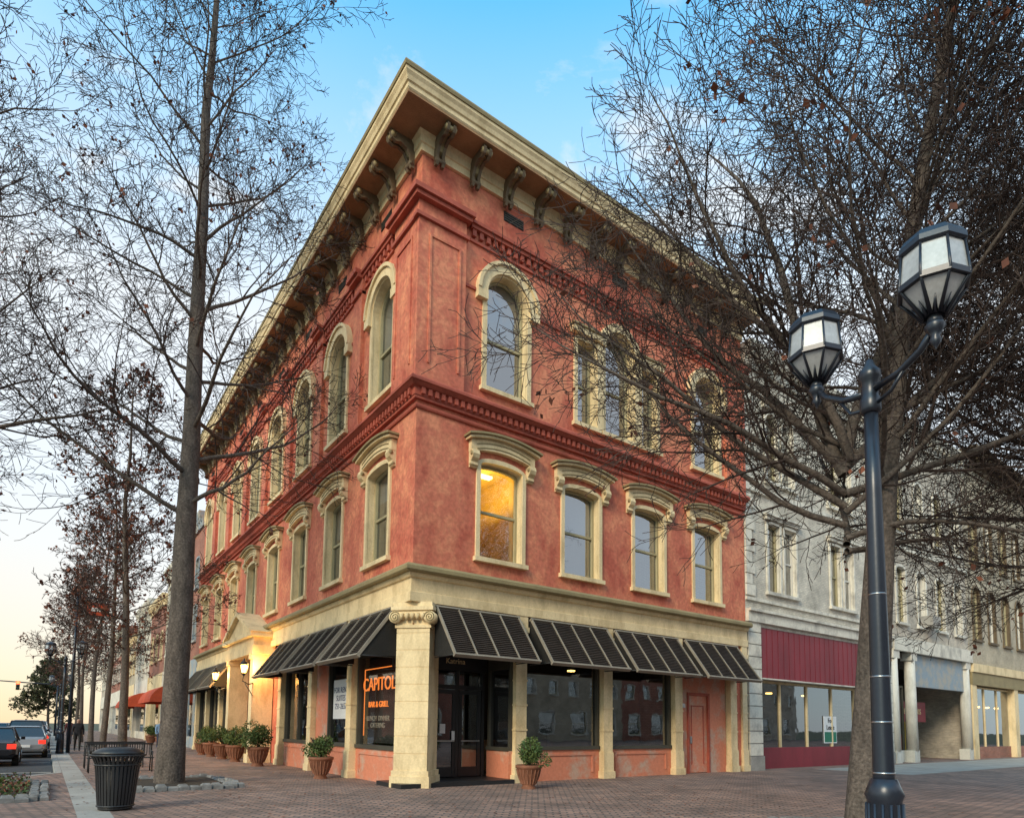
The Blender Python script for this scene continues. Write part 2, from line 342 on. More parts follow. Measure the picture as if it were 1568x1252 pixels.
    for i in range(nb):
        u=.42+i*1.15
        if u>LEN-.2: break
        for du in (-.13,.05):
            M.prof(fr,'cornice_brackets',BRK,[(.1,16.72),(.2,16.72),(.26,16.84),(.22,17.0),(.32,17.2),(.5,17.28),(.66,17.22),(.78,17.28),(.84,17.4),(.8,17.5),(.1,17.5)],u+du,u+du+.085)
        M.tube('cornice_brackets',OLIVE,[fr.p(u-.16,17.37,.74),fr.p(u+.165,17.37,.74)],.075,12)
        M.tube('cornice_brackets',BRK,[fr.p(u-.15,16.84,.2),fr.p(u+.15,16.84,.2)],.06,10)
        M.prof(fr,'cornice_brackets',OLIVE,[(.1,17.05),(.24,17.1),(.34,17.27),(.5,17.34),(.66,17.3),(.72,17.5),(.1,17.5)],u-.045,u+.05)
# mid cornice
sweep('mid_cornice',STUCT,[(0,9.86),(.05,9.86),(.07,9.9),(.07,9.95),(.03,9.98),(0,9.98)])
sweep('mid_cornice',STUCT,[(0,10.08),(.1,10.08),(.1,10.16),(.12,10.16),(.12,10.36),(.2,10.38),(.28,10.44),(.32,10.46),(.32,10.53),(.26,10.6),(0,10.62)])
for fr,LEN in ((FRR,XR),(FLL,YL)):
    n=int(LEN/.2)
    for i in range(n): M.box(fr,'mid_cornice_dentils',STUCT,i*.2+.05,i*.2+.15,10.19,10.355,.1,.2)
# storefront entablature
sweep('storefront_entablature',CREAM,[(0,4.72),(.1,4.72),(.1,4.96),(.06,4.98),(.06,5.32),(.12,5.34),(.17,5.42),(.17,5.45),(0,5.45)])
sweep('storefront_entablature',OLIVE,[(0,5.453),(.28,5.453),(.32,5.49),(.32,5.58),(.26,5.65),(0,5.69)])
# top
sweep('top_architrave',CREAM,[(0,17.0),(.09,17.0),(.09,17.2),(.13,17.22),(.13,17.4),(.2,17.5),(0,17.5)])
sweep('soffit',SOFF,[(0,17.5),(.9,17.5),(.9,17.56),(0,17.56)])
sweep('cornice_fascia',CREAM,[(.72,17.563),(.9,17.5635),(.93,17.6),(.93,17.72),(.97,17.74),(1.0,17.84),(1.05,17.92),(1.05,18.0),(.72,18.0)])
sweep('cornice_fascia',OLIVE,[(.6,18.003),(1.08,18.003),(1.1,18.08),(1.08,18.14),(.6,18.14)])
M.bx('roof',DARK,0.05,XR-.02,.05,YL-.02,17.56,17.9)
M.bx('rear_walls',REDB,XR-.3,XR,.1,YL,5.7,17.5); M.bx('rear_walls',REDB,.1,XR-.4,YL-.35,YL-.01,0,17.5)
# interior
M.bx('interior_floors',INT,.36,XR-.4,.36,YL-.4,4.75,5.7)
M.bx('interior_floors',INT,.36,XR-.4,.36,YL-.4,9.7,10.2)
M.bx('interior_floors',INT,.36,XR-.4,.36,YL-.4,15.3,15.5)
M.bx('interior_walls',INT,5,XR-.5,5,YL-.5,5.72,9.68); M.bx('interior_walls',INT,5,XR-.5,5,YL-.5,10.22,15.28)
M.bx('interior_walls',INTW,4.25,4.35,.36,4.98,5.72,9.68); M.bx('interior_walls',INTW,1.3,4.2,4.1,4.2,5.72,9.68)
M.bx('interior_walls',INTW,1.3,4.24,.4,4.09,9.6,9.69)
M.bx('interior_walls',INT,1.2,1.29,.36,4.98,5.72,9.68)  # partition added to keep the lit room's glow out of the left-face window
M.bx('interior_ceiling_light',WARMC,1.9,3.7,1.9,2.1,9.42,9.5)
M.bx('interior_cabinet',SASHD,2.1,2.9,3.6,4.05,5.72,8.6); M.bx('interior_cabinet',SASHD,3.2,4.1,3.7,4.05,5.72,7.9)
M.bx('interior_walls',INT,7.3,7.4,.36,4.98,5.72,9.68)
M.bx('interior_ceiling_light',WARMC,5.2,6.6,2.6,2.7,9.5,9.58)
# ---- ground floor
RW=-.14 # recess of storefront plane
def pilaster(fr,u,hw=.21):
    M.box(fr,'pilaster_bases',CREAM,u-hw-.04,u+hw+.04,0.0,.22,-.16,.13)
    M.box(fr,'storefront_pilasters',CREAM,u-hw,u+hw,.22,.75,-.16,.10)
    M.box(fr,'storefront_pilasters',CREAM,u-hw+.02,u+hw-.02,.75,4.25,-.16,.07)
    for z in (.75,1.45,2.15,2.85,3.55,4.2): M.box(fr,'storefront_pilasters',CREAM,u-hw,u+hw,z,z+.05,-.15,.09)
    M.box(fr,'storefront_pilasters',CREAM,u-hw-.03,u+hw+.03,4.25,4.4,-.16,.11)
    M.box(fr,'storefront_pilasters',CREAM,u-hw,u+hw,4.4,4.719,-.16,.08)
def shopwin(fr,u0,u1,nm=0,zb=.95,zt=3.55,g=None):
    M.box(fr,'bulkheads',PANEL,u0,u1,0,zb-.06,-.3,RW+.02)
    M.ring(fr,'bulkheads',PANEL,[(u0+.25,.2),(u0+.25,.78),(u1-.25,.78),(u1-.25,.2)],[(u0+.31,.2),(u0+.31,.72),(u1-.31,.72),(u1-.31,.2)],RW,RW+.05)
    M.box(fr,'storefront_frames',SASHD,u0,u1,zb-.06,zb+.05,-.34,RW+.07)
    M.box(fr,'storefront_frames',SASHD,u0,u1,zt,4.72,-.3,RW)
    for u in (u0,u1-.09): M.box(fr,'storefront_frames',SASHD,u,u+.09,zb+.05,zt,-.3,RW+.03)
    for j in range(nm):
        u=u0+(u1-u0)*(j+1)/(nm+1); M.box(fr,'storefront_frames',SASHD,u-.03,u+.03,zb+.05,zt,-.28,RW+.02)
    M.pane(fr,'storefront_glass',g or GLD,u0+.09,u1-.09,zb+.05,zt,-.21)
for u in (3.47,6.88,10.26,13.38): pilaster(FRR,u)
M.box(FRR,'bulkheads',STUC,13.6,XR,0,4.72,-.3,-.02)
pilaster(FRR,14.08,.17)
shopwin(FRR,3.69,6.66); shopwin(FRR,7.10,10.04)
# red bay with door
M.wall(FRR,'bulkheads',PANEL,10.48,13.16,0,4.72,[(11.0,12.1,0,2.75)],RW)
M.ring(FRR,'door_frame',STUCT,[(10.93,0),(10.93,2.85),(12.17,2.85),(12.17,0)],[(11.02,0),(11.02,2.75),(12.08,2.75),(12.08,0)],RW-.1,RW+.04)
M.box(FRR,'red_side_door',PANEL,11.02,12.08,.02,2.75,RW-.1,RW-.04)
M.ring(FRR,'red_side_door',STUCT,[(11.2,.3),(11.2,2.4),(11.9,2.4),(11.9,.3)],[(11.24,.34),(11.24,2.36),(11.86,2.36),(11.86,.34)],RW-.05,RW-.025)
M.box(FRR,'door_hardware',CHROME,11.1,11.2,1.05,1.3,RW-.05,RW+.0)
M.box(FRR,'door_hardware',CHROME,10.65,10.8,2.3,2.45,RW,RW+.04)
# left ground
pl=[3.86,7.42,11.0,18.4,21.8,25.2,28.15]
for u in pl: pilaster(FLL,u)
shopwin(FLL,.62,3.65,0,g=GLC); shopwin(FLL,4.08,6.1,0)
M.box(FLL,'bulkheads',PANEL,6.1,7.2,0,4.72,-.3,RW+.03)
shopwin(FLL,7.64,10.78,1)
M.wall(FLL,'bulkheads',STUC,11.2,18.2,0,4.72,[(14,15.5,0,3)],RW)
M.box(FLL,'side_entrance_door',SASHD,14,15.5,0,3,-.4,-.35)
shopwin(FLL,18.62,21.58,1); shopwin(FLL,22.02,24.98,1); shopwin(FLL,25.42,27.93,1)
# corner recess entrance
M.bx('entrance_step',BLACK,-.25,3.2,-.15,1.3,0.0,.11)
YB=1.3
FRB=Fr((0,YB),(1,0),(0,-1))
M.box(FRB,'entrance_frames',BLACK,.16,3.2,3.15,4.72,-.1,0)
for u in (.36,1.28,2.13,3.02): M.box(FRB,'entrance_frames',BLACK,u,u+.10,.11,3.15,-.08,.02)
M.box(FRB,'entrance_frames',BLACK,.4,3.1,2.62,2.74,-.06,.025)
for u in (1.40,2.25):
    M.ring(FRB,'entrance_doors',BLACK,[(u,.13),(u,2.6),(u+.74,2.6),(u+.74,.13)],[(u+.1,.13),(u+.1,2.48),(u+.64,2.48),(u+.64,.13)],-.04,.01)
    M.box(FRB,'entrance_doors',BLACK,u+.1,u+.64,.13,.4,-.035,.0)
    M.box(FRB,'door_hardware',CHROME,u+.06,u+.68,1.12,1.16,.03,.06)
M.box(FRB,'entrance_notice',PAPER,1.62,1.80,1.35,1.62,.0,.006)
M.box(FRB,'entrance_notice',PAPER,2.0,2.1,1.15,1.42,.02,.03)
M.pane(FRB,'storefront_glass',GLD,.46,3.1,.13,3.12,-.025)
text(M.root,'entrance_lettering','Katrina',CREAM,.22,tmat(FRB,2.1,3.42,.012))
# side return of recess
FRS=Fr((3.22,0),(0,1),(-1,0))
M.box(FRS,'bulkheads',PANEL,.08,1.2,.0,.88,-.1,.06)
M.box(FRS,'storefront_frames',SASHD,.08,1.2,.88,.98,-.1,.1)
M.box(FRS,'storefront_frames',SASHD,.08,1.2,3.2,4.72,-.1,.04)
for u in (.08,1.12): M.box(FRS,'storefront_frames',SASHD,u,u+.08,.98,3.2,-.1,.04)
M.pane(FRS,'storefront_glass',GLD,.16,1.12,.98,3.2,-.03)
M.bx('recess_ceiling',SOFF,.1,3.2,.1,1.3,4.1,4.2)
# ground interior
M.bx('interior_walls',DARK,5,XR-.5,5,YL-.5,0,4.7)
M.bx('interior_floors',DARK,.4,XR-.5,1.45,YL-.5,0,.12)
M.bx('shop_interior_lights',WARM,4.3,4.5,2.5,2.7,3.6,3.65);M.bx('shop_interior_lights',WARM,8.0,8.2,3,3.2,3.6,3.65)
M.bx('shop_interior_counter',SOFF,4,6.2,3.4,4,0,1.1); M.bx('shop_interior_counter',INT,7.4,9.6,3.4,3.6,0,1.7)
text(M.root,'neon_sign','CAPITOL',NEON,.54,tmat(FLL,2.4,2.72,-.235,True))
text(M.root,'neon_sign_line','BAR & GRILL',NEON,.24,tmat(FLL,2.4,2.15,-.235,True))
text(M.root,'window_lettering','LUNCH  DINNER\nCATERING',DIMP,.2,tmat(FLL,2.4,1.65,-.235,True))
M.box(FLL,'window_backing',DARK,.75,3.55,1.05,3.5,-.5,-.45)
M.ring(FLL,'neon_border',NEON,[(.95,1.25),(.95,3.2),(3.4,3.2),(3.4,1.25)],[(.975,1.25),(.975,3.175),(3.375,3.175),(3.375,1.25)],-.25,-.23)
M.box(FLL,'window_poster',PAPER,4.5,5.8,1.75,3.0,-.20,-.19)
text(M.root,'poster_text','FOR RENT\nSUITES\n751-2657',pmat('poster_ink',(.02,.03,.12),.8),.26,tmat(FLL,5.15,2.4,-.185,True),ext=.002)
# corner column (diagonal face)
fc=V((.12,.12))
FC=Fr((fc.x,fc.y),(.7071,-.7071),(-.7071,-.7071))
M.box(FC,'corner_column',CREAM,-.52,.52,0,.28,-.95,.06)
M.box(FC,'corner_column',CREAM,-.49,.49,.28,.42,-.93,.03)
z=.42
while z<4.0:
    z2=min(z+.44,4.06); M.box(FC,'corner_column',CREAM,-.44,.44,z,z2-.018,-.9,0); M.box(FC,'corner_column',CREAM,-.43,.43,z2-.018,z2,-.89,-.012); z=z2
M.box(FC,'corner_column_capital',CREAM,-.48,.48,4.06,4.14,-.92,.03)
M.box(FC,'corner_column_capital',CREAM,-.44,.44,4.14,4.5,-.9,.0)
M.prof(FC,'corner_column_capital',CREAM,[(-.9,4.28),(.04,4.28),(.1,4.34),(.12,4.42),(.1,4.5),(-.9,4.5)],-.42,.42)
for k in range(5): M.tube('corner_column_capital',CREAM,[FC.p(-.28+.14*k,4.27,.08),FC.p(-.28+.14*k,4.42,.14)],[.05,.055],8)
for s_ in (-1,1):
    M.tube('corner_column_volutes',CREAM,[FC.p(s_*.46,4.33,-.9),FC.p(s_*.46,4.33,.13)],.155,20)
    sp=[FC.p(s_*.46-s_*math.cos(a)*(.145-.0095*a),4.33+math.sin(a)*(.145-.0095*a),.135) for a in [j*.45 for j in range(32)]]
    M.tube('corner_column_volutes',OLIVE,sp,.014,5)
M.box(FC,'corner_column_capital',CREAM,-.56,.56,4.5,4.6,-.95,.16)
M.box(FC,'corner_column_capital',CREAM,-.52,.52,4.6,4.719,-.92,.10)
# awnings
def awning(b,fr,u0,u1,zt=4.62,zb=3.3,wt=.16,wb=1.15,nd=4,mat=None,frm=None):
    mat=mat or AWN; frm=frm or AWNF
    Ls=math.hypot(wb-wt,zt-zb); sd=((wb-wt)/Ls,(zb-zt)/Ls); nd_=(-sd[1],sd[0])
    def sb(part,m,a,c,t0,t1,n0,n1):
        vs=[fr.p(u,zt+sd[1]*t+nd_[1]*n,wt+sd[0]*t+nd_[0]*n) for n in (n0,n1) for t in (t0,t1) for u in (a,c)]
        b.add(part,m,vs,[(0,1,3,2),(4,5,7,6),(0,1,5,4),(2,3,7,6),(0,2,6,4),(1,3,7,5)])
    sb('awning_light_blockers',AWNB,u0+.01,u1-.01,.01,Ls-.01,-.05,-.04)  # dark sheet added behind the slats to stop light passing through
    nsl=22
    for i in range(nsl):
        t=.05+(Ls-.1)*i/nsl; h=(Ls-.1)/nsl
        vs=[fr.p(u,zt+sd[1]*tt+nd_[1]*n,wt+sd[0]*tt+nd_[0]*n) for u in (u0+.03,u1-.03) for tt,n in ((t,-.012),(t+h*.8,.016),(t+h*.78,.022),(t-h*.02,-.004))]
        b.add('awning_louvers',mat,vs,[(0,1,5,4),(3,2,6,7),(1,2,6,5),(0,1,2,3),(4,5,6,7)])
    for a,c in [(u0,u0+.04),(u1-.04,u1)]+[(u0+(u1-u0)*k/nd-.016,u0+(u1-u0)*k/nd+.016) for k in range(1,nd)]:
        sb('awning_frames',frm,a,c,0,Ls,-.04,.04)
    sb('awning_frames',frm,u0-.02,u1+.02,-.03,.02,-.05,.05); sb('awning_frames',frm,u0-.02,u1+.02,Ls-.03,Ls+.02,-.06,.055)
    for u in (u0+.03,u1-.03):
        b.add('awning_sides',AWNB,[fr.p(u,zt,wt),fr.p(u,zb,wb),fr.p(u,zb+.06,0.05),fr.p(u,zt,.05)],[(0,1,2,3)])
        b.tube('awning_rods',BLACK,[fr.p(u,zb+.02,wb),fr.p(u,zb+.02,.1)],.018,6)
for a,c in ((.62,3.28),(3.72,6.72),(7.08,10.08),(10.5,13.5)): awning(M,FRR,a,c)
for a,c in ((.62,3.6),(3.95,7.15),(7.55,10.75),(18.6,21.5),(22.0,24.9),(25.4,28.2)): awning(M,FLL,a,c)
# portico
PC=14.75
for u in (12.75,16.75):
    M.box(FLL,'portico_columns',CREAM,u-.3,u+.3,0,.35,-.1,.8); M.box(FLL,'portico_columns',CREAM,u-.24,u+.24,.35,4.2,-.1,.72)
    M.box(FLL,'portico_columns',CREAM,u-.29,u+.29,4.2,4.4,-.1,.78)
M.box(FLL,'portico_entablature',CREAM,12.35,17.15,4.4,4.75,-.1,.8); M.box(FLL,'portico_entablature',CREAM,12.4,17.1,4.75,5.1,-.1,.76)
M.box(FLL,'portico_entablature',CREAM,12.2,17.3,5.1,5.28,-.1,.95)
M.prism(FLL,'portico_pediment',CREAM,[(12.5,5.28),(17,5.28),(PC,6.2)],-.1,.78)
for s_ in (-1,1):
    M.prism(FLL,'portico_pediment',CREAM,[(PC+s_*2.6,5.285),(PC+s_*2.3,5.285),(PC,6.2),(PC,6.38)],-.1,.97)
def lantern(b,p,light=True):
    p=V(p)
    b.lathe('lantern_glass',WARM,[(.03,-.2),(.09,-.16),(.14,.12),(.02,.14)],6,p,False)
    b.lathe('lantern_cap',BLACK,[(.17,.14),(.17,.16),(.1,.26),(.04,.3),(.03,.38),(.0,.4)],6,p,False)
    b.lathe('lantern_base',BLACK,[(.01,-.32),(.05,-.27),(.1,-.22),(.1,-.19)],6,p,False)
    for k in range(6):
        a=2*math.pi*k/6; c,s_=math.cos(a),math.sin(a)
        b.tube('lantern_bars',BLACK,[p+V((.095*c,.095*s_,-.2)),p+V((.15*c,.15*s_,.15))],.012,4)
    if light:
        l=bpy.data.lights.new('lantern_light','POINT'); l.energy=150; l.color=(1,.58,.18); l.shadow_soft_size=.12
        o=bpy.data.objects.new('lantern_light',l); COL.objects.link(o); o.location=p+V((.25,0,.05)); o.parent=b.root
for y in (12.1,17.4):
    lantern(M,(-1.15,y,3.75)); 
    M.tube('lantern_arms',BLACK,[(-.7,y+(.4 if y<14 else -.4),3.2),(-.95,y,3.12),(-1.2,y,3.25),(-1.15,y,3.45)],.025,6)
    M.tube('lantern_arms',BLACK,[(-.7,y+(.4 if y<14 else -.4),2.7),(-.9,y,2.85),(-1.1,y,3.15)],.018,6)
# interior room light (lit window in the photo)
l=bpy.data.lights.new('room_light','AREA'); l.energy=110; l.color=(1,.66,.16); l.size=1.6
o=bpy.data.objects.new('room_light',l); COL.objects.link(o); o.location=(2.75,2.0,8.2); o.rotation_euler=(math.pi,0,0); o.parent=M.root
M.finish()
# ---------------------------------------------------------------- neighbour buildings
def rowb(name,fr,u0,u1,H,wallm,trimm,floors,depth=14,store=None,cor=.5,hoods=False):
    """floors: list of (v0,v1,rise,hw,[centres]) ; store: function(b)"""
    b=B(name)
    ops=[]; zs=5.6 if store else 0
    for v0,v1,rise,hw,cs in floors:
        for c in cs: ops.append((c-hw,c+hw,v0,v1+rise))
    b.wall(fr,'walls',wallm,u0,u1,zs,H,ops)
    for v0,v1,rise,hw,cs in floors:
        for i,c in enumerate(cs):
            window(b,fr,c,hw,v0,v1,rise,wallm,trim=.12,blind=.5 if (i*7)%3 else .2,sash=WHITEP if i%2 else SASH,trimmat=trimm,depth=.22)
            if hoods:
                b.box(fr,'window_hoods',trimm,c-hw-.2,c+hw+.2,v1+rise+.16,v1+rise+.3,-.01,.14); b.box(fr,'window_hoods',trimm,c-hw-.26,c+hw+.26,v1+rise+.303,v1+rise+.38,-.01,.22)
    b.prof(fr,'cornice',trimm,[(0,H-.9),(.12,H-.9),(.15,H-.75),(.2,H-.45),(cor*.8,H-.35),(cor,H-.15),(cor,H),(0,H)],u0+.01,u1-.01)
    n=int((u1-u0)/.6)
    for i in range(n): b.box(fr,'cornice_modillions',trimm,u0+.2+i*.6,u0+.4+i*.6,H-.6,H-.36,.1,cor*.75)
    # body
    def q(a,c,d,e,m=wallm,part='walls'): b.add(part,m,[a,c,d,e],[(0,1,2,3)])
    for u in (u0+.003,u1-.003): q(fr.p(u,0,0),fr.p(u,0,-depth),fr.p(u,H,-depth),fr.p(u,H,0))
    q(fr.p(u0,0,-depth),fr.p(u1,0,-depth),fr.p(u1,H,-depth),fr.p(u0,H,-depth))
    q(fr.p(u0,H-.3,-.0),fr.p(u1,H-.3,0),fr.p(u1,H-.3,-depth),fr.p(u0,H-.3,-depth),DARK,'roof')
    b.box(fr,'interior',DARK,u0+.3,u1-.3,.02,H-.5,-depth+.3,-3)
    for v in (5.3,10): b.box(fr,'interior',INT,u0+.3,u1-.3,v,v+.2,-3,-.3)
    if store: store(b,fr,u0,u1)
    b.finish(); return b
def centres(u0,u1,n): return [u0+(u1-u0)*(i+.5)/n for i in range(n)]
def shopfront(b,fr,u0,u1,zb,zt,basem,framem,nm,depth=.35,glass=None):
    b.box(fr,'bulkhead',basem,u0,u1,0,zb,-depth-.1,-depth+.06)
    b.pane(fr,'shopfront_glass',glass or GLD,u0,u1,zb,zt,-depth)
    for k in range(nm+1):
        u=u0+(u1-u0)*k/nm; b.box(fr,'shopfront_frame',framem,u-.05,u+.05,zb,zt,-depth-.05,-depth+.06)
    b.box(fr,'shopfront_frame',framem,u0,u1,zt,zt+.1,-depth-.05,-depth+.07)
def st_white(b,fr,u0,u1):
    for a in (u0+.05,u1-.75):
        z=0
        b.box(fr,'pier_plinth',CONC,a-.03,a+.9 if a<20 else a+.73,0,.55,-.3,.1)
        z=.55
        while z<5.5:
            b.box(fr,'stone_piers',STONE,a,a+.85 if a<20 else a+.7,z+.02,z+.46,-.3,.07); b.box(fr,'stone_piers',CONC,a+.02,a+.8 if a<20 else a+.68,z+.46,z+.5,-.3,.04); z+=.48
        b.box(fr,'stone_piers',STONE,a,a+.85 if a<20 else a+.7,z,6.0,-.3,.05)
    z=6.8
    while z<16:
        b.box(fr,'quoins',STONE,u0+.02,u0+.62,z,z+.42,-.01,.06); b.box(fr,'quoins',STONE,u0+.02,u0+.42,z+.45,z+.84,-.01,.06); z+=.88
    shopfront(b,fr,u0+.9,u1-.75,.85,3.45,MAROON,CREAM,5,.5)
    b.box(fr,'maroon_sign_band',MAROON,u0+.9,u1-.75,3.6,5.75,-.3,-.02)
    for k in range(26): 
        u=u0+1.0+k*.4
        if u<u1-.8: b.box(fr,'maroon_sign_band',MAROON,u,u+.02,3.6,5.75,-.03,-.008)
    b.box(fr,'maroon_sign_band',STONE,u0+.9,u1-.75,3.55,3.6,-.3,.03)
    b.box(fr,'stone_bands',STONE,u0,u1,5.75,6.15,-.02,.14); b.box(fr,'stone_bands',STONE,u0,u1,6.15,6.25,-.02,.24); b.box(fr,'stone_bands',STONE,u0,u1,6.6,6.72,-.02,.08); b.box(fr,'stone_bands',STONE,u0,u1,11.0,11.25,-.02,.12)
    b.box(fr,'lease_sign',PAPER,u0+6.4,u0+7.5,1.0,2.2,-.48,-.46); b.box(fr,'lease_sign',pmat('sign_green',(.02,.2,.12),.6),u0+6.45,u0+7.45,1.05,1.5,-.46,-.45)
    text(b.root,'lease_sign_text','For\nLease',DARK,.3,tmat(fr,u0+6.95,1.85,-.455))
    for k in range(3): b.box(fr,'shop_lights',WARM,u0+2+k*3,u0+2.2+k*3,3.2,3.26,-2.4,-2.2)
XW=14.32
cw=[16.3,17.5,21.2,22.4,24.9]
rowb('white_stone_building',FRR,XW,26.3,17.0,WHTB,STONE,[(7.1,9.9,0,.42,cw),(11.7,14.2,.42,.42,cw)],store=st_white,hoods=True)
def st_blue(b,fr,u0,u1):
    for a in (u0+.02,u0+2.0,u1-.85):
        b.box(fr,'columns',WHITEP,a,a+.6,0,.6,-.4,.12); b.tube('columns',WHITEP,[fr.p(a+.3,.6,-.1),fr.p(a+.3,5.2,-.1)],[.28,.25],16); b.box(fr,'columns',WHITEP,a-.02,a+.64,5.2,5.6,-.4,.14)
    b.box(fr,'sign_panel',BLUEG,u0+2.5,u1-.85,3.9,5.58,-.3,-.05)
    shopfront(b,fr,u0+.6,u0+2,.6,3.8,WHITEP,SASHD,1,.4)
    b.box(fr,'entrance_back',DARK,u0+2.6,u1-.9,0,3.9,-2.6,-2.5)
    b.box(fr,'entrance_door',YEL,u1-3.2,u1-1.6,0,2.3,-2.49,-2.4)
    b.box(fr,'bistro_sign',MAROON,u0+3.2,u1-3.4,2.1,3.2,-1.2,-1.1)
    b.box(fr,'red_box',REDCL,u0+3.6,u1-4,.4,1.4,-2.4,-2.1)
    text(b.root,'bistro_lettering','BISTRO 80S',CREAM,.42,tmat(fr,(u0+u1)/2-.1,2.65,-1.09))
    b.box(fr,'stone_bands',STONE,u0,u1,5.6,6.3,-.02,.2); b.box(fr,'stone_bands',STONE,u0,u1,10.9,11.2,-.02,.12)
    b.box(fr,'air_conditioner',CONC,30.2,31.2,7.1,7.7,-.1,.5)
rowb('grey_brick_building',FRR,26.35,36.3,17.9,GRYB,WHITEP,[(7.1,9.8,.2,.5,centres(26.5,36.2,4)),(11.8,14.4,.5,.5,centres(26.5,36.2,4))],store=st_blue)
def st_brown(b,fr,u0,u1):
    for a in (u0+.02,u0+7,u1-.7): b.box(fr,'piers',CREAM,a,a+.68,0,5.6,-.3,.08)
    shopfront(b,fr,u0+.7,u0+7,.7,4.2,REDB,CREAM,3,.3); shopfront(b,fr,u0+7.7,u1-.7,.7,4.2,REDB,CREAM,3,.3)
    b.box(fr,'fascia',OLIVE,u0,u1,4.35,5.1,-.2,.12); b.box(fr,'fascia',CREAM,u0,u1,5.1,5.6,-.2,.2)
    for k in range(6): b.box(fr,'shop_lights',WARM,u0+1.5+k*1.7,u0+1.7+k*1.7,3.2,3.3,-2,-1.8)
rowb('brown_cornice_building',FRR,36.35,54,18.6,TANB,BRK,[(7.1,9.8,.5,.55,centres(36.5,53.8,7)),(11.8,14.4,.5,.55,centres(36.5,53.8,7))],store=st_brown,cor=.9)
def st_simple(awm,base,fm):
    def f(b,fr,u0,u1):
        shopfront(b,fr,u0+.3,u1-.3,.7,3.6,base,fm,3,.25)
        for a in (u0+.02,u1-.32): b.box(fr,'piers',fm,a,a+.3,0,5.6,-.3,.08)
        b.box(fr,'fascia',fm,u0+.3,u1-.3,3.75,5.6,-.3,.03)
        if awm:
            n=8
            P=lambda a:(1.7*math.sin(a),3.0+1.3*math.cos(a))
            for k in range(n):
                (w0,v0),(w1,v1)=P(math.pi/2*k/n),P(math.pi/2*(k+1)/n)
                b.add('canopy',awm,[fr.p(u0+.6,v0,w0),fr.p(u1-.6,v0,w0),fr.p(u1-.6,v1,w1),fr.p(u0+.6,v1,w1)],[(0,1,2,3)])
            for u in (u0+.6,u1-.6):
                pts=[fr.p(u,3.0,0)]+[fr.p(u,3.0+1.3*math.cos(math.pi/2*k/n),1.7*math.sin(math.pi/2*k/n)) for k in range(n+1)]
                b.add('canopy',awm,pts,[tuple(range(len(pts)))])
    return f
y=28.45
specs=[(6.5,14.8,REDB,BLUEG,None,BLUEG,BLUEG),(8,13.6,TANB,STONE,REDCL,STONE,STONE),(9,12,REDB,CREAM,None,MAROON,CREAM),(11,13,WHTB,STONE,REDCL,STONE,WHITEP),(14,11,TANB,CREAM,None,CONC,CREAM),(16,13.5,REDB,STONE,None,CONC,STONE),(20,11,GRYB,STONE,None,CONC,STONE)]
for i,(wd,H,wm,tm,aw,bs,fm) in enumerate(specs):
    n=max(2,int(wd/2.6))
    rowb('brick_row_building',FLL,y,y+wd,H,wm,tm,[(6.8,8.9,.15,.5,centres(y+.3,y+wd-.3,n))]+([(10.2,12.0,.15,.5,centres(y+.3,y+wd-.3,n))] if H>12.5 else []),store=st_simple(aw,bs,fm),cor=.4)
    y+=wd+.05
# across the street and behind
FO=Fr((-27,0),(0,1),(1,0))
y=62
for i,(wd,H,wm) in enumerate([(14,7.5,REDB),(18,8.5,TANB),(16,7,WHTB),(24,8.5,REDB)]):
    rowb('opposite_building',FO,y,y+wd,H,wm,STONE,[(1,3.2,0,.9,centres(y,y+wd,4)),(4.6,6.0,0,.5,centres(y,y+wd,5))]); y+=wd+.3
FB=Fr((0,-44),(1,0),(0,1))
x=-34
for i,(wd,H,wm) in enumerate([(18,12,TANB),(15,14,REDB),(16,11.5,WHTB),(18,14,REDB),(20,12,TANB),(18,13,REDB),(24,12,GRYB)]):
    rowb('brick_shop_building',FB,x,x+wd,H,wm,STONE,[(.8,3.4,0,1.1,centres(x,x+wd,4)),(5.4,7.2,.0,.55,centres(x,x+wd,6))]+([(8.8,10.4,.0,.55,centres(x,x+wd,6))] if H>11.6 else [])); x+=wd
# ---------------------------------------------------------------- ground
def sheet(name,mat,poly,z,zb=None):
    b=bmesh.new(); vs=[b.verts.new((x,y,z)) for x,y in poly]; b.faces.new(vs)
    if zb is not None:
        lo=[b.verts.new((x,y,zb)) for x,y in poly]
        for i in range(len(poly)): b.faces.new((vs[i],vs[(i+1)%len(poly)],lo[(i+1)%len(poly)],lo[i]))
    bmesh.ops.recalc_face_normals(b,faces=b.faces)
    me=bpy.data.meshes.new(name); b.to_mesh(me); b.free(); me.materials.append(mat)
    o=bpy.data.objects.new(name,me); COL.objects.link(o); return o
GRASS=pmat('distant_ground',(.07,.08,.045),1,var=.4,scale=.1,bump=0)
sheet('ground',GRASS,[(-900,-900),(900,-900),(900,900),(-900,900)],-.16)
sheet('road',ASPH,[(-22.5,-60),(-6,-60),(-6,400),(-22.5,400)],-.135)
KX=-6.9
sheet('brick_pavement',PAVE,[(-12.4,-44),(92,-44),(92,130),(KX,130),(KX,9.5),(-7.6,8.6),(-9,7.6),(-12.4,7.2)],0,-.16)
sheet('opposite_pavement',CONC,[(-30,-60),(-22.5,-60),(-22.5,400),(-30,400)],0,-.16)
g=B('kerb')
g.bx('kerb_stone',CONC,KX-.18,KX,9.5,130,-.16,.008)
path=[(KX-.09,9.5),(-7.65,8.55),(-9.05,7.5),(-12.6,7.1)]
